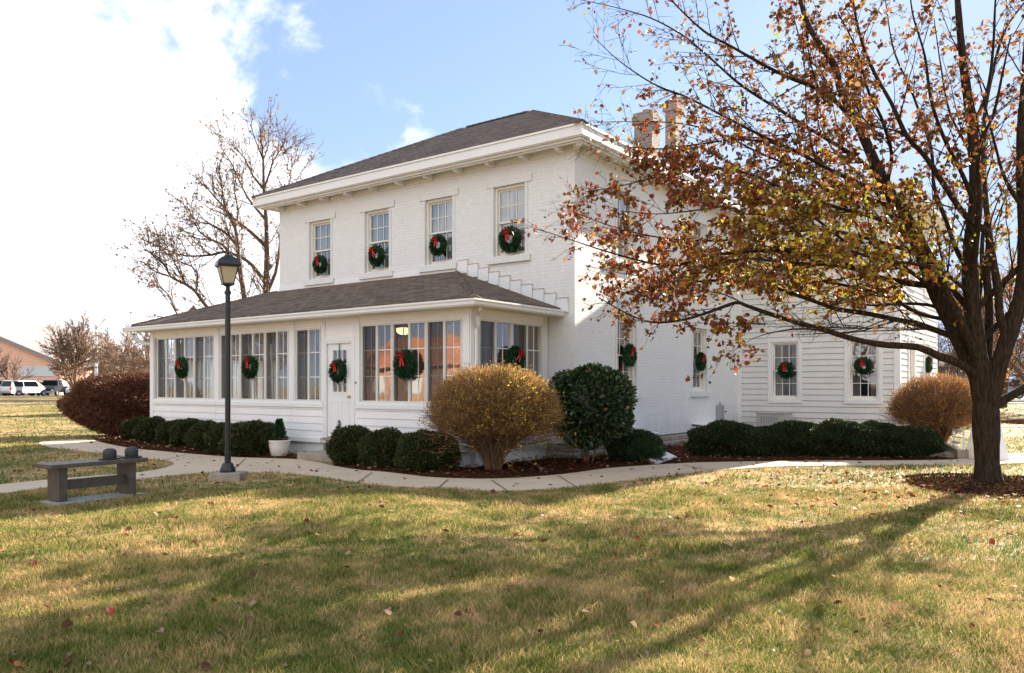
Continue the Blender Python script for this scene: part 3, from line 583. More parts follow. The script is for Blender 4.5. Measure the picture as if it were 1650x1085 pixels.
downspout([(-12.5,ey0+.02,3.06),(-12.5,ey0+.05,2.92),(-12.4,ey0+.15,2.8),(-12.15,-2.5,2.68),(-12.12,-2.48,2.55),(-12.12,-2.45,.2)])
# door
dx0,dx1,dz0,dz1=-4.76,-3.96,.44,2.47
b=MB(TP); b.box(-4.80,-4.76,-.08,.03,.42,2.5); b.box(-3.96,-3.92,-.08,.03,.42,2.5); b.box(-4.76,-3.96,-.08,.03,2.47,2.51); b.box(-4.88,-4.80,.0,.035,.42,2.60); b.box(-3.93,-3.85,.0,.035,.42,2.6); b.box(-4.80,-3.93,.0,.035,2.51,2.6); b.build('door_frame',M['white'],house)
b=MB(TP); gx0,gx1,gz0,gz1=-4.58,-4.14,1.42,2.32
b.box(dx0+.005,gx0,-.06,-.015,dz0,dz1); b.box(gx1,dx1-.005,-.06,-.015,dz0,dz1); b.box(gx0,gx1,-.06,-.015,gz1,dz1); b.box(gx0,gx1,-.06,-.015,dz0,gz0)
for x0,x1 in ((-4.66,-4.40),(-4.32,-4.06)):
    b.box(x0,x1,-.015,-.006,.60,.62);b.box(x0,x1,-.015,-.006,1.20,1.22);b.box(x0,x0+.02,-.015,-.006,.62,1.2);b.box(x1-.02,x1,-.015,-.006,.62,1.2)
door=b.build('door',M['white'],house)
b=MB(TP)
for q in (1,2): x=gx0+(gx1-gx0)*q/3; z=gz0+(gz1-gz0)*q/3; b.box(x-.011,x+.011,-.05,-.008,gz0,gz1); b.box(gx0,gx1,-.049,-.009,z-.011,z+.011)
for x0,x1,z0,z1 in ((gx0-.03,gx0,gz0-.03,gz1+.03),(gx1,gx1+.03,gz0-.03,gz1+.03),(gx0,gx1,gz0-.03,gz0),(gx0,gx1,gz1,gz1+.03)): b.box(x0,x1,-.015,-.004,z0,z1)
b.build('door_muntin',M['white'],door)
b=MB(TP); b.poly([(gx0,-.035,gz0),(gx1,-.035,gz0),(gx1,-.035,gz1),(gx0,-.035,gz1)]); b.build('door_pane',M['glass'],door)
MB().lathe([(.012,0),(.012,.03),(.03,.04),(.032,.065),(.015,.08)],14).build('handle',M['brass'],door,loc=(-4.03,PYF+.015,1.32)).rotation_euler=(R(90),0,0)
MB().lathe([(.028,0),(.028,.015),(.012,.02)],14).build('doorbell',M['grey'],house,loc=(-3.82,PYF-.022,1.62)).rotation_euler=(R(90),0,0)
MB(TP).box(-4.85,-3.88,-.1,.05,.36,.42).build('threshold',M['concrete2'],house)
# porch ceiling lamp seen glowing through the window
c=MB().lathe([(.03,.0),(.17,-.02),(.17,-.07),(.13,-.13),(.06,-.16)],20).build('ceiling_lamp',M['bulb'],house,loc=(-3.71,-1.3,2.86),smooth=True)
# step in front of the door
st=MB(); st.box(-4.58,-2.9,-3.56,-2.68,0,.17); st.build('door_step',M['concrete2'],house,bevel=.015)
# window-well covers, meter box, cellar door on the east wall
def ledge(y0,y1,z):
    o=MB(TE(0)); o.hexa([(y0,.001,z),(y1,.001,z),(y1,.62,z-.07),(y0,.62,z-.07),(y0,.001,z+.03),(y1,.001,z+.03),(y1,.62,z-.045),(y0,.62,z-.045)]); o=o.build('window_well_cover',M['white'],house)
    q=MB(TE(0)); q.box(y0+.02,y1-.02,.55,.6,-.02,z-.08); q.box(y0+.02,y0+.06,.001,.55,-.02,z-.06);q.box(y1-.06,y1-.02,.001,.55,-.02,z-.06); q.build('well_box',M['trim'],o)
ledge(1.25,2.75,.50); ledge(5.9,7.6,.52)
mbx=MB(TE(0)).box(7.55,7.82,.001,.15,.55,1.0).build('meter_box',M['grey'],house,bevel=.012)
b=MB(TE(0)); b.tube([(7.86,.10,.72),(7.95,.14,.80)],.012); b.build('switch_lever',M['grey'],mbx); MB(TE(0)).box(7.93,7.98,.12,.16,.79,.83).build('lever_knob',M['red'],mbx)
b=MB(TE(0)); b.tube([(7.68,.08,1.0),(7.68,.08,1.08)],.03); b.build('conduit',M['grey'],mbx)
# side entrance stoop on the east side of the wing
p0,p1=G(1503,729),G(1561,741)
b=MB(); dn=(p1-p0)/np.linalg.norm(p1-p0); nn=np.array([-dn[1],dn[0],0])
if nn@np.array([FW[0],FW[1],0])<0: nn=-nn
def quad(mb,a,d_,l,n_,wd,z0,z1,zb=None):
    q=[a,a+d_*l,a+d_*l+n_*wd,a+n_*wd]; zb=z1 if zb is None else zb
    mb.hexa([(p[0],p[1],z0) for p in q]+[(q[0][0],q[0][1],z1),(q[1][0],q[1][1],zb),(q[2][0],q[2][1],zb),(q[3][0],q[3][1],z1)])
LL=float(np.linalg.norm(p1-p0)); stoop=MB(); quad(stoop,p0,dn,LL,nn,.22,-.05,.42,.20); quad(stoop,p0+nn*1.3,dn,LL,nn,.22,-.05,.42,.2); quad(stoop,p0+nn*.22,dn,LL*.9,nn,1.08,-.05,.30,.12)
stoop=stoop.build('side_ramp',M['concrete2']); tag(stoop,'low tan concrete ramp wall behind the twiggy bush at the right','ramp')
b=MB(); quad(b,p0+dn*(LL-.5)+nn*.05,dn,.44,nn,.1,.32,.36); b.build('cap',M['white'],stoop)
b=MB()
for t_ in (.02,.5): q=p0+dn*(LL-t_*1-.04)+nn*.08; b.box(q[0]-.02,q[0]+.02,q[1]-.02,q[1]+.02,.2,.62)
q1=p0+dn*(LL-.06)+nn*.08;q2=p0+dn*(LL-.54)+nn*.08; b.tube([(q1[0],q1[1],.60),(q2[0],q2[1],.60)],.02); b.tube([(q1[0],q1[1],.45),(q2[0],q2[1],.45)],.015); b.build('railing',M['white'],stoop)
# cellar hatch panel lying in the bed
h0=G(1095,738,.05);h1=G(1062,750,.05); 
b=MB(); A_=np.array([.55,.55,0]);
P_=[np.array(G(1058,747,.03)),np.array(G(1094,739,.03)),np.array(G(1058,724,.2)),np.array(G(1026,730,.2))]
for p,z in zip(P_,(.05,.05,.24,.24)): p[2]=z
b.hexa([tuple(p-[0,0,.05]) for p in P_]+[tuple(p) for p in P_]); hatch=b.build('cellar_hatch',M['trim']); tag(hatch,'sloping pale panel of a cellar hatch beside the small dark yew','hatch')
b=MB(); b.hexa([tuple(np.array([p[0],p[1],-.03])) for p in P_]+[tuple(p-[0,0,.051]) for p in P_]); b.build('hatch_curb',M['concrete2'],hatch)
# ================================================================== tubes, twigs, leaves
class TB:
    def __init__(s): s.V=[]; s.F=[]; s.n=0
    def add(s,P,Rr,k=3):
        P=np.asarray(P,float); m=len(P); Rr=np.asarray(Rr,float)*np.ones(m)
        t=np.gradient(P,axis=0); t/=np.linalg.norm(t,axis=1)[:,None]+1e-9
        mt=t.mean(0); ref=np.array([0,0,1.]) if abs(mt[2])<.8 else np.array([1.,0,0])
        a=np.cross(t,ref); a/=np.linalg.norm(a,axis=1)[:,None]+1e-9; b=np.cross(t,a)
        th=np.arange(k)*2*math.pi/k
        ring=P[:,None]+Rr[:,None,None]*(a[:,None]*np.cos(th)[None,:,None]+b[:,None]*np.sin(th)[None,:,None])
        i=np.arange(m-1)[:,None]*k; j=np.arange(k)[None]; j2=(j+1)%k
        F=np.stack([i+j,i+j2,i+k+j2,i+k+j],-1).reshape(-1,4)+s.n
        s.V.append(ring.reshape(-1,3)); s.F.append(F); s.n+=m*k
    def mesh(s,name,m): return np_mesh(name,np.concatenate(s.V),np.concatenate(s.F),m,smooth=True)
LEAF=(np.array([[0,0,0],[-.42,.22,.14],[-.34,.72,.12],[0,1.1,-.04],[.34,.72,.12],[.42,.22,.14]]),np.array([[0,3,2,1],[0,5,4,3]]))
NEED=(np.array([[-.16,0,0],[.16,0,0],[.12,1,.06],[-.12,1,.06]]),np.array([[0,1,2,3]]))
OVAL=(np.array([[0,0,0],[.26,.35,.05],[.2,.8,.04],[0,1,-.03],[-.2,.8,.04],[-.26,.35,.05]]),np.array([[0,1,2,3],[0,3,4,5]]))
def leaves(C,D,S,col,tpl,rng,roll=True,up=None):
    """C centres, D growth directions, S sizes, col colours -> V,F,colours"""
    n=len(C); D=D/(np.linalg.norm(D,axis=1)[:,None]+1e-9); r=rng.normal(size=(n,3)) if up is None else up+rng.normal(size=(n,3))*.35
    X=np.cross(D,r); X/=np.linalg.norm(X,axis=1)[:,None]+1e-9; Z=np.cross(X,D); T,F=tpl; k=len(T)
    V=C[:,None]+S[:,None,None]*(T[None,:,0,None]*X[:,None]+T[None,:,1,None]*D[:,None]+T[None,:,2,None]*Z[:,None])
    FF=(np.arange(n)*k)[:,None,None]+F[None]
    return V.reshape(-1,3),FF.reshape(-1,F.shape[1]),np.repeat(col,k,0)
def sphere_dirs(n,rng):
    v=rng.normal(size=(n,3)); return v/np.linalg.norm(v,axis=1)[:,None]
def bulge(D,ph,amp=.10):
    return 1+amp*(np.sin(3.1*D[:,0]+ph)*np.cos(2.7*D[:,1]+ph*1.7)+.6*np.sin(6.3*D[:,2]+4.7*D[:,0]+ph*2.3)+.4*np.sin(9.1*D[:,1]-7*D[:,0]+ph))
# ================================================================== clipped evergreens
def evergreen_meshes(name,seed,rx,ry,h,n=11000,size=.035,c0=(.013,.022,.006),c1=(.048,.060,.016),matn='yew',tpl=NEED,zc=None,flat=.85,stems=0):
    rng=np.random.default_rng(seed); D=sphere_dirs(n,rng); bl=bulge(D,seed)
    rad=np.array([rx,ry,h*.56]); zc=h*.46 if zc is None else zc
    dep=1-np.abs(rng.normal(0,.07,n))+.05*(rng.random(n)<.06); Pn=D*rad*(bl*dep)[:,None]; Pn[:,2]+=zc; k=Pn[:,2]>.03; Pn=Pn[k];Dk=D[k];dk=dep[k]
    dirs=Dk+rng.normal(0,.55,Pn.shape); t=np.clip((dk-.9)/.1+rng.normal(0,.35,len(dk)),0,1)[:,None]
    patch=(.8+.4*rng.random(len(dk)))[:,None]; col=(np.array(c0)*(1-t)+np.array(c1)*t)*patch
    brown=rng.random(len(dk))<.02; col[brown]=(.30,.13,.05)
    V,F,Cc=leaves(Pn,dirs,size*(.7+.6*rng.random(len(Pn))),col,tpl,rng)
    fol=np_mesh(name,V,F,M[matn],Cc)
    u=np.linspace(0,2*math.pi,28,endpoint=False); v=np.linspace(-math.pi/2,math.pi/2,16); U,Vv=np.meshgrid(u,v,indexing='ij')
    d=np.stack([np.cos(Vv)*np.cos(U),np.cos(Vv)*np.sin(U),np.sin(Vv)],-1).reshape(-1,3); p=d*rad*(bulge(d,seed)*.87)[:,None]; p[:,2]=np.maximum(p[:,2]+zc,.05)
    idx=np.arange(28*16).reshape(28,16); nx=np.roll(idx,-1,0); F2=np.stack([idx[:,:-1],nx[:,:-1],nx[:,1:],idx[:,1:]],-1).reshape(-1,4)
    cv=np.tile(np.array([c0])*.7,(len(p),1)); core=np_mesh('blocker_core',p,F2,M[matn],cv,smooth=True)  # solid dark core, added inside the leaves to block light
    tb=TB()
    for i in range(max(stems,7)):
        a=rng.random()*6.28; r=.08*rng.random(); e=np.array([math.cos(a)*rx*.55,math.sin(a)*ry*.55,zc*.9]); b0=np.array([r*math.cos(a),r*math.sin(a),-.05]); P=np.array([b0*(1-s)+e*s+np.array([0,0,.05*math.sin(3*s)]) for s in np.linspace(0,1,5)]); tb.add(P,np.linspace(.02,.01,5),5)
    st=tb.mesh('stem',M['stem']); return fol,core,st
def place_evergreen(ms,name,loc,rz,sc_,label,group=None,cat='shrub'):
    r=empty(name,(loc[0],loc[1],0),rz,label=label,cat=cat,group=group); r.scale=sc_
    obj('foliage',ms[0],r); obj('light_block_core',ms[1],r); obj('stem',ms[2],r); return r  # second mesh is the added light-blocking core
ye=[evergreen_meshes('foliage',s,.5,.5,.70,14000,.042) for s in (3,8,15)]
lab=['leftmost of the row of clipped yews under the porch windows, partly behind its neighbour','second from left clipped yew in the row under the porch windows','small third yew, low gap between larger mounds in the left row','fourth clipped yew from the left in the row below the porch windows','fifth clipped yew from the left, just left of the lamp post','sixth clipped yew, tucked behind the big one at the lamp post','largest yew mound of the left row, directly behind the lamp post']
for i,(px,by,sx,sz) in enumerate([(209,711,1.05,.92),(236,715,1.12,.98),(266,719,.95,.88),(292,723,1.08,.98),(321,728,1.06,.96),(350,733,1.0,.93),(387,736,1.18,1.04)]):
    p=G(px,by); place_evergreen(ye[i%3],'clipped_yew',(p[0]+.1,p[1]+.25),i*1.3,(sx,1.05*sx,sz),lab[i],'clipped yews in the row under the left porch windows')
lab=['rounded yew nearest the front door step','middle one of three yews right of the door','rightmost of three yews right of the door, beside the orange twiggy bush']
for i,(px,by,sx,sz) in enumerate([(556,751,.98,1.02),(609,757,.94,.98),(678,763,1.06,1.0)]):
    p=G(px,by); place_evergreen(ye[(i+1)%3],'clipped_yew',(p[0]-.1,p[1]+.28),i*2.1+.5,(sx,sx,sz),lab[i],'three clipped yews right of the front door')
p=G(1012,747); ly=evergreen_meshes('foliage',21,.56,.56,.66,15000,.033,c0=(.012,.03,.010),c1=(.032,.065,.022)); place_evergreen(ly,'clipped_yew',(p[0],p[1]+.3),.4,(1,1,1),'small dark yew between the glossy holly and the pale cellar hatch')
hd=[evergreen_meshes('foliage',s,.95,.62,.70,26000,.042,c0=(.010,.021,.007),c1=(.032,.050,.015)) for s in (31,44)]
lab=['leftmost mound of the long dark yew hedge by the cellar hatch','tallest long mound of the dark yew hedge below the left wing window','third mound of the dark yew hedge, below the right wing window','lowest mound at the right end of the dark yew hedge','low bulge between the last two mounds of the dark hedge']
for i,(px,by,sx,sz) in enumerate([(1160,738,.98,1.02),(1250,737,1.02,1.02),(1340,738,.95,1.06),(1448,739,.86,.88),(1400,737,.75,1.0)]):
    p=G(px,by); place_evergreen(hd[i%2],'hedge_yew',(p[0]+.1,p[1]+.35),YAW+i*.15-.1,(sx,1,sz),lab[i],'dark yew mounds along the right of the bed')
# glossy holly
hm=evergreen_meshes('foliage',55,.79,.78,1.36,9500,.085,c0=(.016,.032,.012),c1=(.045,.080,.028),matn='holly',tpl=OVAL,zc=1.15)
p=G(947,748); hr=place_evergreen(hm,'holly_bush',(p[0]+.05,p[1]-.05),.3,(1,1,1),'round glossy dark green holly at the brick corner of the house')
def fan_stems(tb,rng,n,h,rad,r0=.011,lean=(0,0),splits=3,zc=.62,top=1.,tips=None,gap=.12,hz=.45,squash=1.,ymin=None):
    for i in range(n):
        d=sphere_dirs(1,rng)[0]; d[2]=abs(d[2])*1.0-.30*rng.random(); d/=np.linalg.norm(d)
        e=np.array([d[0]*rad*1.0,d[1]*rad*squash,zc*h+d[2]*hz*h])*1.0; e[0]+=lean[0];e[1]+=lean[1]
        a=rng.random()*6.28; b0=np.array([.13*math.cos(a)*rng.random(),.13*math.sin(a)*rng.random(),-.03]); f=.62+.38*rng.random(); m=7; s=np.linspace(0,1,m)[:,None]
        hor=np.array([e[0],e[1],0]); P=b0+ (e-b0)*s + np.array([0,0,1])*(.22*h*np.sin(math.pi*s)*(.3)) ; P[:,:2]-= (.10*hor[:2])*np.sin(math.pi*s); P+=rng.normal(0,.012,P.shape)*s
        tb.add(P,r0*(.5+.7*rng.random())*np.linspace(1,.32,m),4)
        for q in range(splits):
            k=rng.integers(2,m-1); st=P[k]; g=(P[-1]-st); L=np.linalg.norm(g)+.12; g=g/np.linalg.norm(g)+rng.normal(0,.33,3); g/=np.linalg.norm(g); mm=5; s2=np.linspace(0,1,mm)[:,None]
            Q=st+g*L*s2*(.8+.3*rng.random())+rng.normal(0,.01,(mm,3))*s2
            C=np.array([lean[0]*.8,lean[1]*.8,zc*h]); rel=(Q-C)/np.array([rad,rad*squash,hz*h]); rr=np.linalg.norm(rel,axis=1); ok=(rr<1.06)|(Q[:,2]<zc*h)
            if not ok.all(): Q=Q[:max(2,int(np.argmin(ok)) if not ok.all() else mm)]
            tb.add(Q,r0*.42*np.linspace(1,.4,len(Q)),3); tips.append(Q)
            for w_ in range(3):
                kk=rng.integers(1,len(Q)); g3=g+rng.normal(0,.6,3); g3[2]+=.15; g3/=np.linalg.norm(g3); L3=.08+.14*rng.random(); W=Q[kk]+g3*L3*np.linspace(0,1,3)[:,None]; tb.add(W,r0*.26*np.array([1,.8,.5]),3); tips.append(W)
def twig_bush(name,loc,seed,n,h,rad,label,cols,stemmat,nleaf,lsize,lean=(0,0),hz=.42,zc=.60,r0=.011,squash=1.,splits=5,colf=None):
    rng=np.random.default_rng(seed); tb=TB(); tips=[]; fan_stems(tb,rng,n,h,rad,r0,lean,splits,zc,tips=tips,hz=hz,squash=squash)
    r=empty(name,(loc[0],loc[1],0),0,label=label,cat='shrub'); obj('stem',tb.mesh('stem',stemmat),r)
    T=np.concatenate(tips); idx=rng.integers(0,len(T),nleaf); C=T[idx]+rng.normal(0,.02,(nleaf,3))
    c=np.array(cols)[rng.integers(0,len(cols),nleaf)]*(.7+.6*rng.random((nleaf,1)))
    if colf is not None: c=colf(C,c,rng)
    V,F,Cc=leaves(C,rng.normal(0,1,(nleaf,3))+[0,0,.5],lsize*(.6+.7*rng.random(nleaf)),c,OVAL,rng); obj('foliage',np_mesh('foliage',V,F,M['leaf'],Cc),r); return r
oc=[(.44,.24,.09),(.40,.20,.07),(.50,.24,.07),(.50,.10,.03),(.55,.34,.06),(.34,.28,.06),(.30,.17,.08)]
def oc_f(C,c,rng):
    k=(C[:,0]>.35)&(rng.random(len(C))<.45); c[k]=np.array([.62,.50,.06])*(.6+.6*rng.random((k.sum(),1))); return c
p=G(792,761); twig_bush('forsythia_bush',(p[0]+.05,p[1]+.0),5,430,1.86,1.18,'large round orange brown twiggy bush hiding the porch corner',oc,M['stem'],17000,.034,hz=.44,zc=.56,r0=.012,colf=oc_f,squash=.8,splits=6)
p=G(1505,733); twig_bush('twiggy_bush',(p[0]+.05,p[1]),9,300,1.74,.92,'rust tipped twiggy bush left of the tree trunk, at the wing corner',[(.50,.18,.06),(.40,.15,.05),(.50,.30,.07),(.30,.17,.07)],M['stem'],9000,.034,hz=.43,zc=.57,r0=.010,splits=6)
bh=evergreen_meshes('foliage',71,2.05,1.35,1.62,60000,.085,c0=(.055,.020,.012),c1=(.175,.072,.040),matn='yew',tpl=(NEED[0]*np.array([.45,1,1]),NEED[1]),zc=.98,stems=60)
p=G(186,703); br_=place_evergreen(bh,'barberry_hedge',(p[0]+.15,p[1]+.45),YAW+.12,(1,1,1),'dense dark red brown leafless hedge mound at the left end of the porch')
def shell_twigs(parent,rx,ry,rz,zc,n,size,cols,seed,low=-.55):
    rng=np.random.default_rng(seed); D=sphere_dirs(n,rng); D=D[D[:,2]>low]; m=len(D); bl=bulge(D,seed,.05); dep=1-np.abs(rng.normal(0,.10,m)); P=D*np.array([rx,ry,rz])*(bl*dep)[:,None]+np.array([0,0,zc]); k=P[:,2]>.25
    P=P[k]; D=D[k]; m=len(P); dr=D*.8+rng.normal(0,.45,(m,3))+[0,0,.45]; c=np.array(cols)[rng.integers(0,len(cols),m)]*(.6+.8*rng.random((m,1)))
    V,F,Cc=leaves(P,dr,size*(.6+.8*rng.random(m)),c,(NEED[0]*np.array([.17,1,1]),NEED[1]),rng); obj('twiglets',np_mesh('twiglets',V,F,M['leaf'],Cc),parent)
gb=[o for o in bpy.data.objects if o.name.startswith('forsythia_bush')][0]; shell_twigs(gb,1.17,.96,.76,1.12,17000,.10,[(.33,.21,.09),(.42,.28,.10),(.24,.15,.07),(.44,.24,.07)],81)
rbush=[o for o in bpy.data.objects if o.name.startswith('twiggy_bush')][0]; shell_twigs(rbush,.88,.85,.70,1.05,12000,.10,[(.33,.17,.085),(.40,.20,.08),(.24,.13,.07)],82)
# ================================================================== wreaths
def wreath_proto():
    rng=np.random.default_rng(4); n=1500; a=rng.random(n)*6.28; b=rng.random(n)*6.28; R0,r0=.185,.062
    C=np.stack([(R0+r0*np.cos(b)*.9)*np.cos(a),-r0*np.sin(b)*.8-.05,(R0+r0*np.cos(b)*.9)*np.sin(a)],-1); D=np.stack([np.cos(b)*np.cos(a),-np.sin(b),np.cos(b)*np.sin(a)],-1)+np.stack([-np.sin(a),0*a,np.cos(a)],-1)*.8+rng.normal(0,.5,(n,3))
    t=rng.random((n,1)); col=np.array([.010,.040,.016])*(1-t)+np.array([.035,.10,.04])*t; V,F,c=leaves(C,D,.055*(.7+.5*rng.random(n)),col,NEED,rng)
    tb=TB(); th=np.linspace(0,2*math.pi,25); tb.add(np.stack([R0*np.cos(th),0*th-.05,R0*np.sin(th)],-1),.05,6); Vt=np.concatenate(tb.V); Ft=np.concatenate(tb.F)
    me=np_mesh('foliage',np.concatenate([V,Vt]),np.concatenate([F,Ft+len(V)]),M['green_needle'],np.concatenate([c,np.tile([[.012,.035,.015]],(len(Vt),1))]))
    bm=MB(); 
    def loop(cx,cz,ax,rr,w_=.04):
        ux,uz=math.cos(ax),math.sin(ax); rg=[]
        for i in range(13):
            t=i/12*2*math.pi; d=rr*(1-math.cos(t)); s=.55*rr*math.sin(t); x=cx+ux*d-uz*s; z=cz+uz*d+ux*s; y=-.125-.02*math.sin(t/2); rg.append([(x,y-w_/2,z),(x,y+w_/2,z),(x*1.0+.004,y+w_/2,z+.004),(x+.004,y-w_/2,z+.004)])
        bm.loft(rg)
    for ax in (2.55,.6,3.5,-.35,1.2,1.95): loop(0,.15,ax,.040)
    bm.lathe([(.0,-.02),(.022,-.012),(.026,0),(.022,.012),(0,.02)],10,(0,-.14,.15))
    for dx in (-.05,.04): bm.hexa([(dx*.3-.018,-.135,.15),(dx*.3+.018,-.135,.15),(dx*.3+.018,-.13,.15),(dx*.3-.018,-.13,.15),(dx-.022,-.13,-.04),(dx+.022,-.13,-.02),(dx+.022,-.125,-.02),(dx-.022,-.125,-.04)])
    return me,bm.mesh('bow',M['red'])
WM=wreath_proto()
def wreath(x,y,z,rz,s,label,roll=0,bowr=0,group='red bowed wreaths on the house'):
    o=empty('wreath',(x,y,z),rz,label=label,cat='wreath',group=group); o.rotation_euler=(0,roll,rz); o.scale=(s,s,s); wr=random.random()*6.28; fo=obj('foliage',WM[0],o); fo.rotation_euler=(0,wr,0); fo.scale=(1+random.uniform(-.06,.06),1,1+random.uniform(-.06,.06)); b=obj('bow',WM[1],o); q=random.uniform(.85,1.15); b.scale=(q,1,random.uniform(.85,1.15)); b.rotation_euler=(0,bowr,0); return o
def PYp(px,py,Y):
    d=FW+(px-825)/FPX*RT; Z=(Y-CAM[1])/d[1]; return CAM[0]+d[0]*Z,HC+(HOR-py)*Z/FPX
def PXp(px,py,X):
    d=FW+(px-825)/FPX*RT; Z=(X-CAM[0])/d[0]; return CAM[1]+d[1]*Z,HC+(HOR-py)*Z/FPX
nth=['leftmost','second from left','third from left','rightmost']
for i,(px,py,s,br) in enumerate([(519,427,.95,-.3),(610,413,1.02,-.45),(709,396,.95,-.2),(825,387,1.05,-.25)]):
    x,z=PYp(px,py,-.0); wreath(x,-.02,z,0,s*1.02,'wreath with red bow in the %s upper window'%nth[i],roll=.3*i,bowr=br-.3*i)
for (px,py,s,br,l) in [(295,593,.98,-.35,'wreath with red bow on the leftmost group of porch windows'),(405,592,1.0,.0,'wreath on the porch windows just right of the lamp post'),(546,598,.92,-.25,'wreath hung from a green ribbon on the front door'),(655,588,1.1,-.15,'big wreath on the porch windows right of the door')]:
    x,z=PYp(px,py,PYF-.03); wreath(x,PYF-.02,z,0,s,l,bowr=br)
y,z=PXp(828,580,PX1+.04); wreath(PX1+.03,y,z,R(90),1.0,'wreath on the side porch window, half behind the orange bush',bowr=.5)
for px,py,l in ((1013,573,'wreath in the ground floor brick wall window nearest the holly'),(1128,583,'wreath in the ground floor brick wall window nearest the wing')):
    y,z=PXp(px,py,-.0); wreath(-.02,y,z,R(90),.95,l,bowr=.2)
for px,py,l in ((1266,597,'wreath in the left ground floor window of the wing'),(1391,590,'wreath in the right ground floor window of the wing')):
    x,z=PYp(px,py,YW-.02); wreath(x,YW-.01,z,0,.88,l,bowr=-.1)
y,z=PXp(1494,588,XW+.03); wreath(XW+.03,y,z,R(90),.9,'sunlit wreath on the side wall of the wing, above the rust tipped bush',bowr=.1)
x,z=PYp(548,570,PYF); MB().box(-.012,.012,-.03,-.022,z-.12,2.47).build('ribbon_strap',mat('green_ribbon',(.01,.09,.035),.5),house,loc=(x,PYF,0))
# ================================================================== potted christmas trees
def potted(px,py,label,sc_=1.):
    p=G(px,py); r=empty('potted_tree',(p[0],p[1],0),0,label=label,cat='potted tree',group='small fir trees in white pots beside the door'); r.scale=(sc_,)*3
    MB().lathe([(.0,.0),(.155,.0),(.17,.02),(.225,.26),(.235,.34),(.245,.355),(.245,.375),(.22,.375),(.20,.32),(0,.32)],28).build('pot',M['pot'],r,smooth=True)
    MB().lathe([(0,.33),(.205,.335),(.0,.345)],20).build('soil',M['mulch'],r)
    rng=np.random.default_rng(int(px)); n=1500; t=rng.random(n)**.8; a=rng.random(n)*6.28; tier=.55+.5*np.abs(np.sin(t*13)); rad=(1-t)*.17*tier*rng.random(n)**.35+.015
    C=np.stack([rad*np.cos(a),rad*np.sin(a),.36+t*.46],-1); D=np.stack([np.cos(a),np.sin(a),-.1+rng.normal(0,.5,n)],-1); g=rng.random((n,1)); col=np.array([.012,.045,.016])*(1-g)+np.array([.03,.10,.035])*g
    V,F,c=leaves(C,D,.06*(.6+.6*rng.random(n)),col,NEED,rng); obj('foliage',np_mesh('foliage',V,F,M['green_needle'],c),r)
    MB().tube([(0,0,.33),(0,0,.84)],[.015,.006],6).build('trunk',M['stem'],r)
    for i in range(8):
        t=.08+.1*i; a=i*2.4; q=(1-t)*.18; MB().lathe([(0,-.018),(.013,-.012),(.018,0),(.013,.012),(0,.018)],8).build('bauble',M['red'],r,loc=(q*math.cos(a),q*math.sin(a),.36+t*.46))
potted(450,737,'small fir with red baubles in a white pot, left of the door step')
potted(551,737,'small fir showing only its tip above the yew nearest the door')
# ================================================================== lamp post
p=G(367,774); lp=empty('lamp_post',(p[0],p[1],0),YAW+.5,label='black lamp post with four sided lantern on a concrete block before the porch',cat='lamp post')
b=MB(); b.loft([[(-.26,-.2,-.05),(.27,-.21,-.05),(.26,.2,-.05),(-.25,.21,-.05)],[(-.25,-.2,.11),(.26,-.19,.125),(.25,.2,.12),(-.24,.2,.115)],[(-.22,-.17,.13),(.23,-.16,.14),(.22,.17,.14),(-.21,.17,.135)]]); b.build('base_block',M['concrete2'],lp,rz=-.5,bevel=.01)
MB().lathe([(.0,.13),(.125,.13),(.125,.17),(.115,.20),(.085,.27),(.075,.285),(.06,.285),(.0,.285)],10).build('base_cover',M['black'],lp)
MB().lathe([(.0,.28),(.05,.28),(.05,.46),(.044,.47),(.044,2.85),(.04,2.86),(.04,3.05),(.055,3.06),(.055,3.10),(.035,3.12),(.035,3.18),(.075,3.20),(.085,3.23),(.0,3.23)],16).build('pole',M['black'],lp,smooth=False)
def fr(mb,z0,w0,z1,w1,t):
    for sx,sy in ((1,1),(1,-1),(-1,1),(-1,-1)): mb.hexa([(sx*w0-t,sy*w0-t,z0),(sx*w0+t,sy*w0-t,z0),(sx*w0+t,sy*w0+t,z0),(sx*w0-t,sy*w0+t,z0),(sx*w1-t,sy*w1-t,z1),(sx*w1+t,sy*w1-t,z1),(sx*w1+t,sy*w1+t,z1),(sx*w1-t,sy*w1+t,z1)])
b=MB(); fr(b,3.22,.080,3.50,.138,.008); b.box(-.095,.095,-.095,.095,3.21,3.235); b.box(-.155,.155,-.155,.155,3.495,3.51); lf=b.build('lantern_frame',M['black'],lp)
v=[];b=MB()
for sx,sy,tx,ty in ((1,1,1,-1),(1,-1,-1,-1),(-1,-1,-1,1),(-1,1,1,1)): b.poly([(sx*.08,sy*.08,3.235),(tx*.08,ty*.08,3.235),(tx*.14,ty*.14,3.495),(sx*.14,sy*.14,3.495)])
me=b.mesh('lantern_glass',M['lampglass']); a=me.color_attributes.new('Col','FLOAT_COLOR','POINT'); a.data.foreach_set('color',np.tile([.80,.70,.48,1.],len(me.vertices)).astype(np.float32)); obj('lantern_glass',me,lp)
b=MB(); w_=.178; b.loft([[(-s,-s,z),(s,-s,z),(s,s,z),(-s,s,z)] for s,z in ((w_,3.51),(w_+.005,3.535),(.165,3.60),(.10,3.655),(.055,3.675),(.05,3.70),(.0,3.71))]); b.build('lantern_roof',M['black'],lp); MB().lathe([(0,3.70),(.02,3.71),(.026,3.73),(.015,3.75),(0,3.765)],10).build('finial',M['black'],lp)
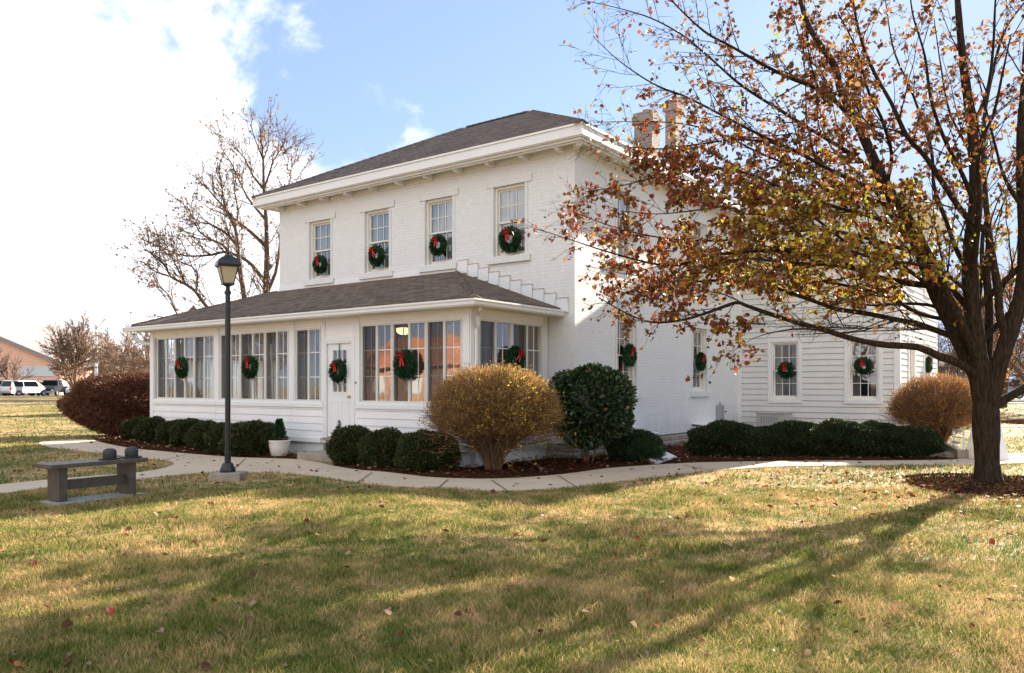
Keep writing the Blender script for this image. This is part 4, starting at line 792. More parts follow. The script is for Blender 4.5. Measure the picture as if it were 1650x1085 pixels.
# ================================================================== bench and hats
P1=CAM+10.23*FW-5.92*RT; P2=CAM+11.32*FW-5.17*RT; dv=(P2-P1); LB=float(np.linalg.norm(dv)); dv/=LB; nv=np.array([-dv[1],dv[0]]);
if nv@RT>0: nv=-nv
ang=math.atan2(dv[1],dv[0]); WB=.46; cb=(P1+P2)/2+nv*WB/2
bench=empty('bench',(cb[0],cb[1],0),ang,label='dark weathered plank bench on a pale slab, left of the lamp post',cat='bench')
hl=LB/2
MB().box(-hl+.05,hl-.02,-.25,.20,-.04,.028).build('slab',mat('pale_slab',(.36,.38,.36),.9,.15,6,.3,50),bench,bevel=.008)
b=MB(); b.box(-hl,hl,-WB/2,WB/2,.475,.53); b.build('seat',M['bronze'],bench,bevel=.006)
MB().box(-hl,hl,-WB/2-.004,-WB/2+.0,.479,.485).build('seat_lip',M['bronze'],bench)
for s in (-1,1): MB().box(s*(hl-.19)-.055,s*(hl-.19)+.055,-.155,.155,.035,.473).build('leg',M['bronze'],bench,bevel=.006)
MB().box(-hl+.24,hl-.24,-.045,.045,.17,.30).build('stretcher',M['bronze'],bench,bevel=.005)
def hat(s,lbl):
    q=P1+dv*(LB*s)+nv*.20; h=tag(MB().lathe([(.0,.004),(.075,.004),(.125,.0),(.135,.008),(.138,.016),(.130,.018),(.09,.014),(.082,.018),(.083,.05),(.088,.085),(.084,.115),(.068,.138),(.04,.150),(.0,.154)],28).build('bowler_hat',M['hat'],None,loc=(q[0],q[1],.531),rz=.3,smooth=True),lbl,'hat','two hats on the bench'); h.scale=(.94,1.12,1.0)
    MB().lathe([(.0835,.018),(.087,.018),(.087,.042),(.0845,.042)],28).build('hat_band',M['black'],h)
hat(.66,'left one of the two dark bowler hats on the bench'); hat(.90,'right one of the two dark bowler hats, at the end of the bench')
# air conditioner
ac=empty('air_conditioner',(1.30,YW-.62,0),0,label='grey beige air conditioner box against the wing siding, behind the hedge',cat='air conditioner')
b=MB(); b.box(-.40,.40,-.36,.36,.05,.76); b.build('cabinet',M['acgrey'],ac,bevel=.02); MB().box(-.42,.42,-.38,.38,.76,.79).build('top_cover',M['acgrey'],ac,bevel=.01); MB().box(-.5,.5,-.45,.45,-.04,.05).build('pad',M['concrete2'],ac)
b=MB()
for i in range(7): x=-.27+i*.075; b.box(x,x+.038,-.367,-.361,.50,.68)
b.each('louvre',M['grey'],ac)
# folding sign behind the trunk
q=G(1590,741.5); sg=empty('folding_sign',(q[0],q[1],0),YAW-.1,label='white folding sign board standing on the path behind the tree trunk',cat='sign')
for s in (-1,1):
    b=MB(); b.hexa([(-.36,s*.26-.012,0),(.33,s*.26-.012,0),(.33,s*.26+.012,0),(-.36,s*.26+.012,0),(-.25,s*.03-.012,.78),(.25,s*.03-.012,.78),(.25,s*.03+.012,.78),(-.25,s*.03+.012,.78)]); b.build('board',M['white'],sg,bevel=.004)
# ================================================================== the big autumn tree
def catmull(P,step=.12):
    P=np.asarray(P,float); Q=np.vstack([2*P[0]-P[1],P,2*P[-1]-P[-2]]); out_=[]
    for i in range(len(P)-1):
        p0,p1,p2,p3=Q[i:i+4]; n=max(2,int(np.linalg.norm(p2-p1)/step)); t=np.linspace(0,1,n,endpoint=False)[:,None]
        out_.append(.5*((2*p1)+(-p0+p2)*t+(2*p0-5*p1+4*p2-p3)*t*t+(-p0+3*p1-3*p2+p3)*t**3))
    return np.vstack(out_+[P[-1:]])
ZT=FPX*HC/(787-HOR)
def proj(P):
    d=P[:,:2]-CAM; Zz=d@FW; return np.stack([825+FPX*(d@RT)/Zz,HOR-(P[:,2]-HC)*FPX/Zz],1),Zz
LM={}
def limb(name,parent,pts,dz,r0,r1):
    if parent:
        pp,pz=proj(LM[parent][0]); k=np.argmin(np.hypot(*(pp-np.array(pts[0])).T)); z0=pz[k]
        r0=min(r0,LM[parent][1][k]*.97)
    else: z0=ZT
    L=np.cumsum([0]+[math.dist(a,b) for a,b in zip(pts[:-1],pts[1:])]); L=L/L[-1]
    P=[P3(p[0],p[1],z0+dz*l**.9) for p,l in zip(pts,L)]
    if parent: P[0]=LM[parent][0][k]
    else: pass
    f_=.90 if name in('trunk','t1','t2','t4','t6') else .74; C=catmull(P); n=len(C); Rr=(r1+(r0-r1)*(1-np.linspace(0,1,n))**1.05)*f_; LM[name]=(C,Rr)
px2m=ZT/FPX
limb('trunk',None,[(1594,800),(1593,787),(1592,770),(1590,730),(1589,690),(1588,650),(1584,615),(1578,580)],0,.222,.215)
C,Rr=LM['trunk']; zz=C[:,2]; Rr[:]=.180+.075*np.exp(-np.maximum(zz,0)/.12)+.02*np.clip((zz-.9)/.6,0,1); Rr[-6:]*=np.linspace(1,.86,6)
limb('t1','trunk',[(1586,618),(1562,575),(1540,530),(1512,475),(1490,420),(1472,375),(1447,335),(1421,288),(1398,235),(1380,195),(1355,147),(1344,105),(1315,63),(1298,30),(1285,-20),(1275,-80)],1.2,.17,.02)
limb('t2','trunk',[(1582,600),(1572,545),(1566,490),(1563,430),(1565,380),(1572,332),(1569,236),(1562,177),(1551,92),(1543,0),(1538,-90)],-.6,.15,.03)
limb('t3','trunk',[(1584,605),(1560,545),(1530,480),(1500,415),(1478,375),(1455,330)],-.7,.10,.05)
limb('t4','trunk',[(1589,680),(1596,640),(1606,600),(1619,560),(1634,515),(1646,470),(1652,420),(1650,340),(1646,250),(1650,160),(1656,60),(1660,-60)],-1.0,.15,.035)
limb('t4b','t4',[(1621,545),(1612,515),(1608,470),(1602,430),(1593,380),(1588,372),(1558,350),(1536,321),(1492,254),(1462,221),(1436,166),(1411,122),(1388,66),(1374,0),(1366,-60)],-.9,.085,.015)
limb('t5','trunk',[(1586,625),(1592,560),(1594,500),(1590,440),(1594,380),(1586,300),(1586,190),(1601,110),(1613,66),(1626,37),(1650,5)],1.8,.10,.02)
limb('t6','trunk',[(1592,665),(1606,652),(1622,642),(1650,626),(1690,600),(1760,570),(1850,530)],.4,.085,.03)
limb('l1','trunk',[(1583,610),(1550,588),(1510,573),(1480,560),(1420,555),(1370,545),(1330,532),(1284,520),(1229,502),(1201,492),(1185,488),(1146,502),(1104,515),(1063,520),(1035,516),(1000,500),(965,480)],-1.3,.085,.010)
limb('l2','t1',[(1546,548),(1510,533),(1477,522),(1433,513),(1400,506),(1366,501),(1344,497),(1290,478),(1240,462),(1190,455),(1140,452),(1090,462),(1040,478),(990,468)],.9,.065,.008)
limb('l3','t1',[(1528,506),(1505,494),(1480,490),(1433,490),(1400,492),(1350,480),(1300,470)],2.2,.045,.008)
limb('l4','t1',[(1504,462),(1475,458),(1440,452),(1400,443),(1370,427),(1335,412),(1300,406),(1250,404),(1200,406),(1150,412),(1080,428),(1000,412),(924,388),(866,369)],-.6,.07,.006)
limb('l4b','l4',[(1385,436),(1340,428),(1300,425),(1250,421),(1200,417),(1140,430),(1090,440)],-1.2,.035,.008)
limb('l5','t1',[(1480,395),(1440,365),(1400,348),(1350,335),(1300,318),(1246,297),(1227,288),(1201,279),(1175,273),(1130,274),(1060,285),(1000,300),(940,310)],-1.6,.05,.006)
limb('l5b','t1',[(1486,412),(1450,400),(1400,385),(1340,372),(1280,372),(1220,380),(1160,388),(1080,385),(1010,372),(950,352),(900,330)],.8,.045,.006)
limb('l6','t1',[(1385,205),(1362,180),(1336,155),(1305,138),(1268,124),(1220,99),(1178,75),(1135,51),(1086,5),(1050,-40)],-.5,.055,.010)
limb('l6b','t1',[(1424,295),(1390,262),(1345,232),(1300,205),(1251,174),(1220,155),(1186,131),(1140,90),(1098,56),(1050,30),(999,14),(936,0)],.6,.05,.006)
limb('l7','t1',[(1436,318),(1395,300),(1340,275),(1290,248),(1240,225),(1190,200),(1131,169),(1100,154),(1052,135),(996,97),(955,58)],-1.0,.05,.006)
limb('l9','t1',[(1450,342),(1400,320),(1340,300),(1280,270),(1220,245),(1160,215),(1100,200),(1040,196),(955,197)],1.5,.04,.005)
limb('l10','l7',[(1250,228),(1190,225),(1130,232),(1060,240),(1000,235),(960,228)],-1.0,.025,.005)
limb('l11','l1',[(1330,532),(1290,530),(1250,535),(1215,545),(1190,560)],-1.0,.025,.004)
limb('u1','t1',[(1358,152),(1340,150),(1320,110),(1300,95),(1285,50),(1275,10)],.7,.035,.008)
limb('u2','t1',[(1447,335),(1430,300),(1437,250),(1420,190),(1400,150),(1380,80),(1350,20)],-1.5,.05,.01)
limb('u3','t2',[(1571,332),(1550,280),(1520,220),(1500,160),(1490,90),(1470,20),(1465,-40)],-1.2,.05,.01)
limb('u4','t2',[(1566,210),(1590,150),(1600,80),(1604,0),(1610,-60)],-.6,.04,.012)
limb('u5','t2',[(1564,440),(1540,400),(1526,360),(1505,300),(1500,240),(1470,150),(1440,80),(1425,-10)],1.6,.05,.01)
limb('u6','t4b',[(1462,221),(1440,210),(1400,200),(1370,160),(1330,140)],-.8,.02,.005)
limb('u7','t5',[(1586,300),(1560,240),(1530,180),(1515,100),(1505,30)],1.6,.04,.01)
limb('u8','t4',[(1650,340),(1620,290),(1605,240),(1590,180),(1575,120)],-.9,.04,.01)
limb('l12','t1',[(1512,478),(1470,440),(1420,412),(1370,395),(1310,350),(1260,330),(1200,328),(1130,338),(1060,345),(1000,340)],-2.2,.045,.006)
limb('l13','t1',[(1530,512),(1480,505),(1430,478),(1370,462),(1300,448),(1230,440),(1160,436),(1080,448),(1010,442),(950,430)],2.6,.045,.006)
limb('l14','t2',[(1565,480),(1520,440),(1470,425),(1420,420),(1360,400),(1300,385),(1250,350),(1180,345)],-2.6,.04,.006)
rngT=np.random.default_rng(77)
def m3(cx,Zc,z): p=CAM+Zc*FW+cx*RT; return np.array([p[0],p[1],z])
uT=(1592-825)/FPX*ZT
for i,(a,el,Lr,h0) in enumerate([(55,45,5.2,2.3),(15,38,4.8,2.2),(-20,46,4.4,2.6),(110,46,5.0,2.7),(-110,50,3.2,3.0)]):
    a=R(a); P0=m3(uT-.15,ZT,h0); 
    k='t2' if h0>2.0 else 'trunk'; Ck=LM[k][0]; kk=np.argmin(abs(Ck[:,2]-h0)); P0=Ck[kk]; r_=min(.05,LM[k][1][kk]*.8)
    d=np.array([RT[0]*math.cos(a)+FW[0]*math.sin(a),RT[1]*math.cos(a)+FW[1]*math.sin(a),0])*math.cos(R(el)); d[2]=math.sin(R(el)); n=8
    P=[P0+d*Lr*t+np.array([0,0,.5*math.sin(t*2)])*t+rngT.normal(0,.07,3)*t for t in np.linspace(0,1,n)]
    C=catmull(P); LM['x%d'%i]=(C,np.linspace(r_,.008,len(C)))
tree=empty('autumn_tree',(TR[0],TR[1],0),0,label='large spreading tree with thinning red, orange and yellow leaves at right, in a mulch ring',cat='tree')
def loc_(P): return P-np.array([TR[0],TR[1],0])
wood=TB(); twigs=TB(); tipP=[]; tipW=[]
for nme,(C,Rr) in LM.items():
    big=nme in('trunk','t1','t2','t4'); wob=1+.05*np.sin(np.arange(len(C))*.9+len(C))+rngT.normal(0,.02,len(C))
    wood.add(loc_(C),Rr*wob,16 if big else 9)
    if nme=='trunk': continue
    s=np.concatenate([[0],np.cumsum(np.linalg.norm(np.diff(C,axis=0),axis=1))]); Lt=s[-1]; q=.35+ .25*rngT.random(); upr=nme in('t2','t4','t4b','t5','u3','u4','u5','u7','u8') or nme[0]=='x'
    while q<Lt:
        k=int(np.searchsorted(s,q)); k=min(max(k,1),len(C)-2); rem=1-q/Lt; t=C[k+1]-C[k-1]; t/=np.linalg.norm(t)
        if Rr[k]<.085:
            pr_n=rngT.normal(0,1,3); pr_n-=pr_n@t*t; pr_n/=np.linalg.norm(pr_n); d=t*(.55+.5*rngT.random())+pr_n*.75; d[2]+=.12; d/=np.linalg.norm(d)
            L_=(.35+.95*rngT.random())*(.55+.75*rem); m=7; a=np.linspace(0,1,m)[:,None]
            cv=rngT.normal(0,.16,3); cv[2]-=.05 if C[k][2]<3.6 else -.08; B=C[k]+(d*L_)*a+cv*L_*a*a+rngT.normal(0,.011,(m,3))*a; rb=min(Rr[k]*.45,.003+.0075*L_)
            B[:,2]=np.maximum(B[:,2],2.40 if ((C[k][:2]-TR[:2])@RT)>-4. else 1.7)
            twigs.add(loc_(B),rb*np.linspace(1,.35,m),4)
            st=.12
            while st<1:
                j=st*(m-1); j0=int(j); p=B[j0]*(1-(j-j0))+B[min(j0+1,m-1)]*(j-j0); pn=rngT.normal(0,1,3); dd=d*.75+pn*.42; dd/=np.linalg.norm(dd); l=(.10+.30*rngT.random())*(1.15-st*.5); W=p+dd*l*np.linspace(0,1,4)[:,None]+rngT.normal(0,.006,(4,3))*np.linspace(0,1,4)[:,None]+np.array([0,0,-.03])*np.linspace(0,1,4)[:,None]**2
                twigs.add(loc_(W),.0034*np.array([1,.85,.7,.5]),3); tipP.append(W[1:]); tipW.append(np.full(3,1.))
                if rngT.random()<.75:
                    dd2=dd+rngT.normal(0,.6,3); dd2/=np.linalg.norm(dd2); W2=W[rngT.integers(1,3)]+dd2*(.05+.11*rngT.random())*np.linspace(0,1,3)[:,None]; twigs.add(loc_(W2),.0026*np.array([1,.8,.6]),3); tipP.append(W2[1:])
                st+=.055/L_+.07
        q+=(.10+.14*rngT.random())*(1.9 if upr else 1.)
obj('trunk',wood.mesh('trunk',M['bark']),tree,loc=(0,0,0)); obj('twigs',twigs.mesh('twigs',M['bark']),tree)
TP_=np.concatenate(tipP); pp,pz=proj(TP_); u=(TP_[:,:2]-TR[:2])@RT; z=TP_[:,2]
den=np.where(z<5.6,1.,.72)*np.clip((u+6.9)/1.6,.10,1)*np.where((u<-3.2)&(z>5.2),.40,1)*np.where((u<-5.4)&(z>4.4),.35,1)*np.where((u<-3.9)&(u>-5.4)&(z>4.2)&(z<5.6),1.6,1)*np.where(u>-1.2,.42,1)*np.where((u>-4.8)&(u<-1.4)&(z>2.6)&(z<5.6),1.15,1)
den*=np.where((z<2.85)&(u>-4.0),.06,1)*np.where(z<2.2,.5,1); clump=.35+1.3*(np.sin(TP_[:,0]*2.3+1)*np.sin(TP_[:,1]*2.1+2)*np.sin(TP_[:,2]*2.9)*.5+.5); den*=clump
NL=29000; idx=rngT.choice(len(TP_),NL,p=den/den.sum()); C=TP_[idx]+rngT.normal(0,.022,(NL,3)); uu=u[idx]; zz=z[idx]
pal=np.array([(.27,.055,.022),(.19,.058,.026),(.34,.13,.030),(.43,.21,.034),(.50,.36,.030),(.28,.29,.028),(.20,.095,.040),(.33,.19,.11)])
yel=np.clip(1-abs(zz-3.5)/1.5,0,1)*np.clip((uu+4.9)/1.5,0,1); red=np.clip((-uu-3.9)/1.0,0,1)
Wt=np.stack([.8+2.*red,1.+1.*red+.6*(zz>4.8),1.0+0*uu,.8+.7*yel,.20+2.2*yel,.18+2.1*yel,1.3+.6*(zz>4.8),.7+1.2*(zz>5.)],1); Wt/=Wt.sum(1)[:,None]
ci=(Wt.cumsum(1)>rngT.random((NL,1))).argmax(1); col=pal[ci]*(.52+.62*rngT.random((NL,1)))
D=rngT.normal(0,.8,(NL,3)); D[:,2]-=.55
V,F,Cc=leaves(C,D,.061*(.5+.85*rngT.random(NL)),col,LEAF,rngT); o=obj('foliage',np_mesh('foliage',V-np.array([TR[0],TR[1],0]),F,M['leaf'],Cc),tree)
print('tips',len(TP_))
# ================================================================== bare trees
def bare_tree_mesh(seed,h,spread,r0,up=.35,lv=4,forks=(7,6,5,4),trunkf=.25,leader=False,mats=None,minr=.006,kink=.1,dens=1.):
    rng=np.random.default_rng(seed); big=TB(); fine=TB(); tips=[]
    def grow(P0,d,L,r,l):
        m=6 if l<3 else 4; P=[P0]; dd=d.copy()
        for i in range(m-1):
            dd=dd+rng.normal(0,kink,3)+np.array([0,0,up*.12*(1 if l<3 else .6)]); dd/=np.linalg.norm(dd); P.append(P[-1]+dd*L/(m-1))
        P=np.array(P); rs=np.linspace(r,max(r*.38,minr),m); (big if l==0 else fine).add(P,rs,(12,6,4,3,3)[min(l,4)])
        if l==0: globals().__setitem__('_tr',P)
        if l>=lv: tips.append(P[1:]); return
        n=forks[min(l,len(forks)-1)]; n=max(2,int(n*dens*(.8+.4*rng.random())))
        for i in range(n):
            t=(trunkf+(1-trunkf)*(i+.5*rng.random())/n) if l==0 else (.2+.8*(i+rng.random()*.6)/n); j=t*(m-1); j0=min(int(j),m-2); p=P[j0]*(1-j+j0)+P[j0+1]*(j-j0); tg=P[j0+1]-P[j0]; tg/=np.linalg.norm(tg)
            pn=rng.normal(0,1,3); pn-=pn@tg*tg; pn/=np.linalg.norm(pn); ang=(.75 if l==0 else .6)*(.8+.5*rng.random())*spread; nd=tg*math.cos(ang)+pn*math.sin(ang); 
            if l>0 and nd[2]<-.15: nd[2]*=.3
            nd/=np.linalg.norm(nd)
            grow(p,nd,L*(.62 if l==0 else .52)*(1.15-.45*t)*(.8+.4*rng.random()),max(rs[j0]*.55,minr),l+1)
        if l<lv: grow(P[-1],dd,L*.5,rs[-1],l+1)
    grow(np.array([0,0,-.1]),np.array([0,0,1.]),h*.62,r0,0); return big,fine,np.concatenate(tips)
def bare_tree(name,loc,seed,h,label,bm,spread=1.,r0=.2,lv=4,leafc=None,nl=0,ls=.1,group=None,**k):
    big,fine,tips=bare_tree_mesh(seed,h,spread,r0,lv=lv,**k); hh=tips[:,2].max(); s=h/hh
    r=empty(name,(loc[0],loc[1],float(terr(loc[0],loc[1]))),seed,label=label,cat='tree',group=group); r.scale=(s,s,s)
    obj('trunk',big.mesh('trunk',bm),r); obj('branches',fine.mesh('branches',bm),r)
    if nl:
        rng=np.random.default_rng(seed); ii=rng.integers(0,len(tips),nl); V,F,c=leaves(tips[ii]+rng.normal(0,.04,(nl,3)),rng.normal(0,1,(nl,3))+[0,0,-.5],ls*(.6+.7*rng.random(nl)),np.array(leafc)[rng.integers(0,len(leafc),nl)]*(.7+.6*rng.random((nl,1))),LEAF,rng); obj('foliage',np_mesh('foliage',V,F,M['leaf'],c),r)
    return r
pk=[(.34,.19,.13),(.28,.15,.10),(.38,.24,.16)]
def guided_tree(defs,Z0,base,label,seed,nl):
    rng=np.random.default_rng(seed); LB_={}; big=TB(); fine=TB(); tips=[]; b0=at(base,Z0); off=np.array([b0[0],b0[1],0])
    for nm,par,pts,dz,r0,r1 in defs:
        if par: pp,pz=proj(LB_[par][0]); k=int(np.argmin(np.hypot(*(pp-np.array(pts[0])).T))); z0=pz[k]
        else: z0=Z0
        P=[P3(p[0],p[1],z0+dz*i/(len(pts)-1)) for i,p in enumerate(pts)]
        if par: P[0]=LB_[par][0][k]; r0=min(r0,LB_[par][1][k])
        C=catmull(P,.35); Rr=np.linspace(r0,r1,len(C))*.82; LB_[nm]=(C,Rr); big.add(C-off,Rr,9)
        for k in range(2,len(C)-1):
            for rr in range(3):
                if rng.random()<.62 and Rr[k]<.15:
                    t=C[k+1]-C[k-1]; t/=np.linalg.norm(t); pn=rng.normal(0,1,3); pn-=pn@t*t; pn/=np.linalg.norm(pn); d=t*.9+pn*.75+np.array([0,0,.25]); d/=np.linalg.norm(d); L_=(.5+1.3*rng.random())*(1.1-.6*k/len(C)); a=np.linspace(0,1,6)[:,None]; B=C[k]+d*L_*a+rng.normal(0,.035,(6,3))*a+np.array([0,0,.2])*a*a; fine.add(B-off,np.linspace(min(.022,Rr[k]*.5),.009,6),4)
                    for q in range(5):
                        kk=rng.integers(1,6); d2=d+rng.normal(0,.5,3)+[0,0,.15]; d2/=np.linalg.norm(d2); l=.3+.6*rng.random(); W=B[kk]+d2*l*np.linspace(0,1,4)[:,None]+rng.normal(0,.015,(4,3)); fine.add(W-off,np.linspace(.009,.006,4),3); tips.append(W)
                        if rng.random()<.6: d3=d2+rng.normal(0,.6,3); d3/=np.linalg.norm(d3); W=W[2]+d3*.35*np.linspace(0,1,3)[:,None]; fine.add(W-off,.006,3); tips.append(W)
    r=empty('bare_tree',(off[0],off[1],0),0,label=label,cat='tree'); obj('trunk',big.mesh('trunk',M['barkd']),r); obj('branches',fine.mesh('branches',M['barkd']),r)
    T=np.concatenate(tips); ii=rng.integers(0,len(T),nl); V,F,c=leaves(T[ii]+rng.normal(0,.03,(nl,3)),rng.normal(0,1,(nl,3))+[0,0,-.5],.085*(.6+.7*rng.random(nl)),np.array(pk)[rng.integers(0,3,nl)]*(.7+.6*rng.random((nl,1))),LEAF,rng); obj('foliage',np_mesh('foliage',V-off,F,M['leaf'],c),r)
guided_tree([('a',None,[(432,672),(430,560),(429,475),(430,399),(428,343),(425,305),(424,258),(421,228),(418,205)],0,.27,.02),
 ('a1','a',[(430,402),(404,374),(376,352),(357,330),(335,305),(318,280)],-.8,.11,.015),('a2','a',[(430,470),(444,440),(450,400),(453,368),(462,330)],.9,.10,.02),('a3','a',[(429,452),(407,428),(388,415),(363,406),(341,411),(310,413),(288,410),(253,396),(232,388)],-1.2,.10,.012),
 ('a4','a',[(425,308),(407,283),(394,255),(376,236),(368,222)],.7,.06,.012),('a5','a',[(425,305),(434,280),(441,258),(451,243),(460,221)],-.6,.06,.012),('a6','a2',[(455,350),(466,300),(470,258),(466,227)],.6,.05,.012),('a7','a2',[(452,372),(470,320),(478,290),(491,268)],1.0,.05,.012),('a8','a',[(428,350),(400,320),(385,290),(372,262),(352,232)],1.1,.07,.012),('a9','a',[(424,262),(432,235),(433,205)],.4,.04,.012),('a10','a',[(424,250),(411,225),(404,200)],-.4,.04,.012)],
 33,432,'tall bare tree with a straight trunk rising behind the left end of the upper roof',301,1500)
guided_tree([('b',None,[(398,672),(396,560),(394,484),(388,446),(383,399),(379,368),(363,337),(358,305),(350,261)],0,.22,.02),('b1','b',[(384,402),(369,381),(347,365),(325,359),(300,362)],-.7,.08,.012),('b2','b',[(386,425),(360,396),(341,387),(322,374),(310,352),(300,328)],.9,.08,.012),('b3','b',[(395,500),(360,506),(335,497),(316,471),(300,459),(275,446),(266,428),(247,409),(228,401)],-1.0,.12,.012),('b4','b3',[(350,504),(300,512),(285,506),(275,481),(260,465),(241,459),(219,453)],.8,.06,.012),('b5','b3',[(300,459),(282,425),(272,405),(262,385)],.5,.05,.012),('b6','b3',[(316,471),(318,440),(300,425),(280,420)],-.8,.05,.012),('b7','b',[(379,370),(384,340),(378,310),(380,285)],.8,.06,.012),('b8','b3',[(276,447),(255,440),(240,430),(226,420)],.6,.04,.012)],
 31,398,'wide bare tree behind the porch roof, arching left past the lamp post',302,1500)
bare_tree('bare_tree',at(118,84),111,9.4,'broad bare tree in front of the brick building at the far left',M['bark2'],spread=1.05,r0=.42,up=.5,forks=(12,7,6,4),trunkf=.1,minr=.028)
for i,(px,Zb,h,l) in enumerate([(176,78,7.6,'bare tree right of the white pole at the far left'),(205,66,7.0,'bare pinkish tree just above the red brown hedge'),(228,60,6.4,'bare twiggy tree touching the left end of the porch roof'),(150,110,9.5,'distant bare tree behind the white pole'),(240,95,8.5,'distant bare tree showing left of the porch corner'),(20,96,6.5,'faint bare tree in front of the far left brick wall')]):
    bare_tree('bare_tree',at(px,Zb),120+i,h,l,M['bark2'],spread=1.1,r0=.22,up=.35,forks=(10,6,5,4),trunkf=.12,minr=.022)
rb_=[(.45,.20,.07),(.40,.26,.10),(.35,.14,.06)]
for i,(px,Zb,h,l,nl) in enumerate([(1545,44,8.5,'brown twiggy tree seen between the wing corner and the big trunk',1500),(1618,48,9.5,'twiggy tree with orange remnants seen between the forks of the big trunk',3500),(1668,40,8.5,'twiggy tree at the far right edge',2500),(1590,80,10,'distant bare tree behind the big trunk',0),(1700,70,9,'distant bare tree beyond the right edge',0),(1520,75,8,'distant bare tree over the end of the wing',0)]):
    bare_tree('bare_tree',at(px,Zb),140+i,h,l,M['barkd'],spread=1.1,r0=.2,up=.35,forks=(11,7,5,4),trunkf=.12,minr=.014,leafc=rb_,nl=nl,ls=.12)
# trees and a brick building across the lawn, mirrored in the windows
for i,(x,y,h) in enumerate([(-34,-22,11),(-46,-30,12),(-40,-12,10),(-22,-34,12),(-8,-38,13),(6,-40,12)]):
    bare_tree('bare_tree',(x,y),160+i,h,['bare tree across the lawn, mirrored in the front door glass','bare tree mirrored in the left porch windows','bare tree mirrored in the leftmost porch window','bare tree mirrored in the right porch windows','bare tree mirrored in the upper windows','bare tree mirrored in the rightmost upper window'][i],M['barkd'],spread=1.05,r0=.22,up=.4,lv=3,forks=(12,8,6),trunkf=.15,minr=.02)
bb=empty('brick_building',(-22,-31,0),0,label='long orange brick building with a brown roof, mirrored in the porch windows',cat='building')
b=MB(); b.box(-13,11,-8,0,0,3.1); b.build('wall',M['redbrick'],bb)
b=MB(); b.prism([(-8.6,3.0),(.6,3.0),(.6,3.12),(-4,5.2),(-8.6,3.12)],-13.5,11.5); b.build('roof',brick_mat('orange_roof',(.66,.26,.14),(.56,.22,.12),(.3,.14,.09),.4,.2,.01,.3,.01,.9,.2),bb)
for i in range(6):
    b=MB(); x=-11.5+i*3.8; b.box(x,x+1.2,-.02,.03,1.0,2.3); b.build('window',M['trim'],bb)
# ================================================================== far left: brick hall, cars, light pole, cupola
q=at(-75,104); hall=empty('brick_hall',(q[0],q[1],float(terr(*q[:2]))),YAW-.04,label='pale orange brick hall with a sloping grey roof edge at the far left',cat='building')
W2=14.3
b=MB(); b.loft([[(-W2*1.,y,0),(W2,y,0),(W2,y,3.9),(-W2*.1,y,10.3),(-W2,y,5.8)] for y in (0,30)]); b.build('wall',M['gym'],hall)
b=MB(); b.loft([[(W2+.7,y,3.75),(W2+.7,y,4.25),(-W2*.1,y,10.9),(-W2*.1,y,10.35)] for y in (-.6,31)]); b.loft([[(-W2*.1,y,10.35),(-W2*.1,y,10.9),(-W2-.6,y,6.2),(-W2-.6,y,5.7)] for y in (-.6,31)]); b.build('roof',mat('grey_edge',(.30,.26,.25),.8,.1,3,0),hall)
for x in (9.0,1.9,-5): 
    o=MB().box(x-.2,x+4.4,-.06,.02,2.55,3.65).build('window',mat('hall_glass',(.62,.66,.66),.3,.05,2,0),hall); b=MB(); b.box(x-.3,x+4.5,-.1,-.061,2.45,2.55); b.box(x-.3,x+4.5,-.1,-.061,3.65,3.75); b.build('frame',M['trim'],o)
for x in (W2-.25,8.0,1.0,-6): MB().box(x-.2,x+.2,-.12,-.001,0,3.7).build('pilaster',M['gym'],hall)
MB().box(W2-9.5,W2+.1,-.05,-.001,.9,1.1).build('brick_band',M['redbrick'],hall)
q=at(190,112); lo=empty('low_hall',(q[0],q[1],float(terr(*q[:2]))),YAW,label='low brick annex behind the white pole',cat='building'); b=MB(); b.box(-7,8,0,10,0,3.4); b.build('wall',M['gym'],lo); MB().box(-7.3,8.3,-.3,10.3,3.4,3.8).build('roof',M['trim'],lo); MB().box(-5,-4,-.05,-.001,0,2.3).build('door',M['redbrick'],lo)
q=at(155,92); zq=float(terr(*q[:2])); lpz=empty('light_pole',(q[0],q[1],zq),YAW,label='tall white parking light pole with two raised arms, above the red brown hedge',cat='light pole')
MB().tube([(0,0,0),(0,0,8.2)],[.19,.15],10).build('pole',M['white'],lpz)
for s in (-1,1): MB().tube([(0,0,7.9),(s*.35,0,8.1),(s*.8,0,8.7)],[.09,.08,.06],8).build('arm',M['white'],lpz); c=MB(); c.hexa([(s*.7,-.22,8.55),(s*1.2,-.22,8.95),(s*1.2,.22,8.95),(s*.7,.22,8.55),(s*.62,-.2,8.68),(s*1.1,-.2,9.1),(s*1.1,.2,9.1),(s*.62,.2,8.68)]); c.build('lamp_head',M['white'],lpz)
q=at(372,44); shd=empty('shed',(q[0],q[1],0),YAW+.2,label='small outbuilding showing only its dark cupola above the porch roof',cat='shed')
MB().box(-2,3,-2,2,0,3.0).build('wall',M['white'],shd); MB().prism([(-2.4,2.9),(2.4,2.9),(0,4.6)],-2.4,3.4).build('roof',M['shingle'],shd)
cp=MB().box(-2.3,-1.58,-.36,.36,4.1,5.25).build('cupola',M['trim'],shd); b=MB(); b.loft([[(-s-1.94,-s,z),(s-1.94,-s,z),(s-1.94,s,z),(-s-1.94,s,z)] for s,z in ((.50,5.25),(.47,5.32),(.22,5.68),(.0,5.98))]); b.build('cupola_roof',M['shingle'],cp)
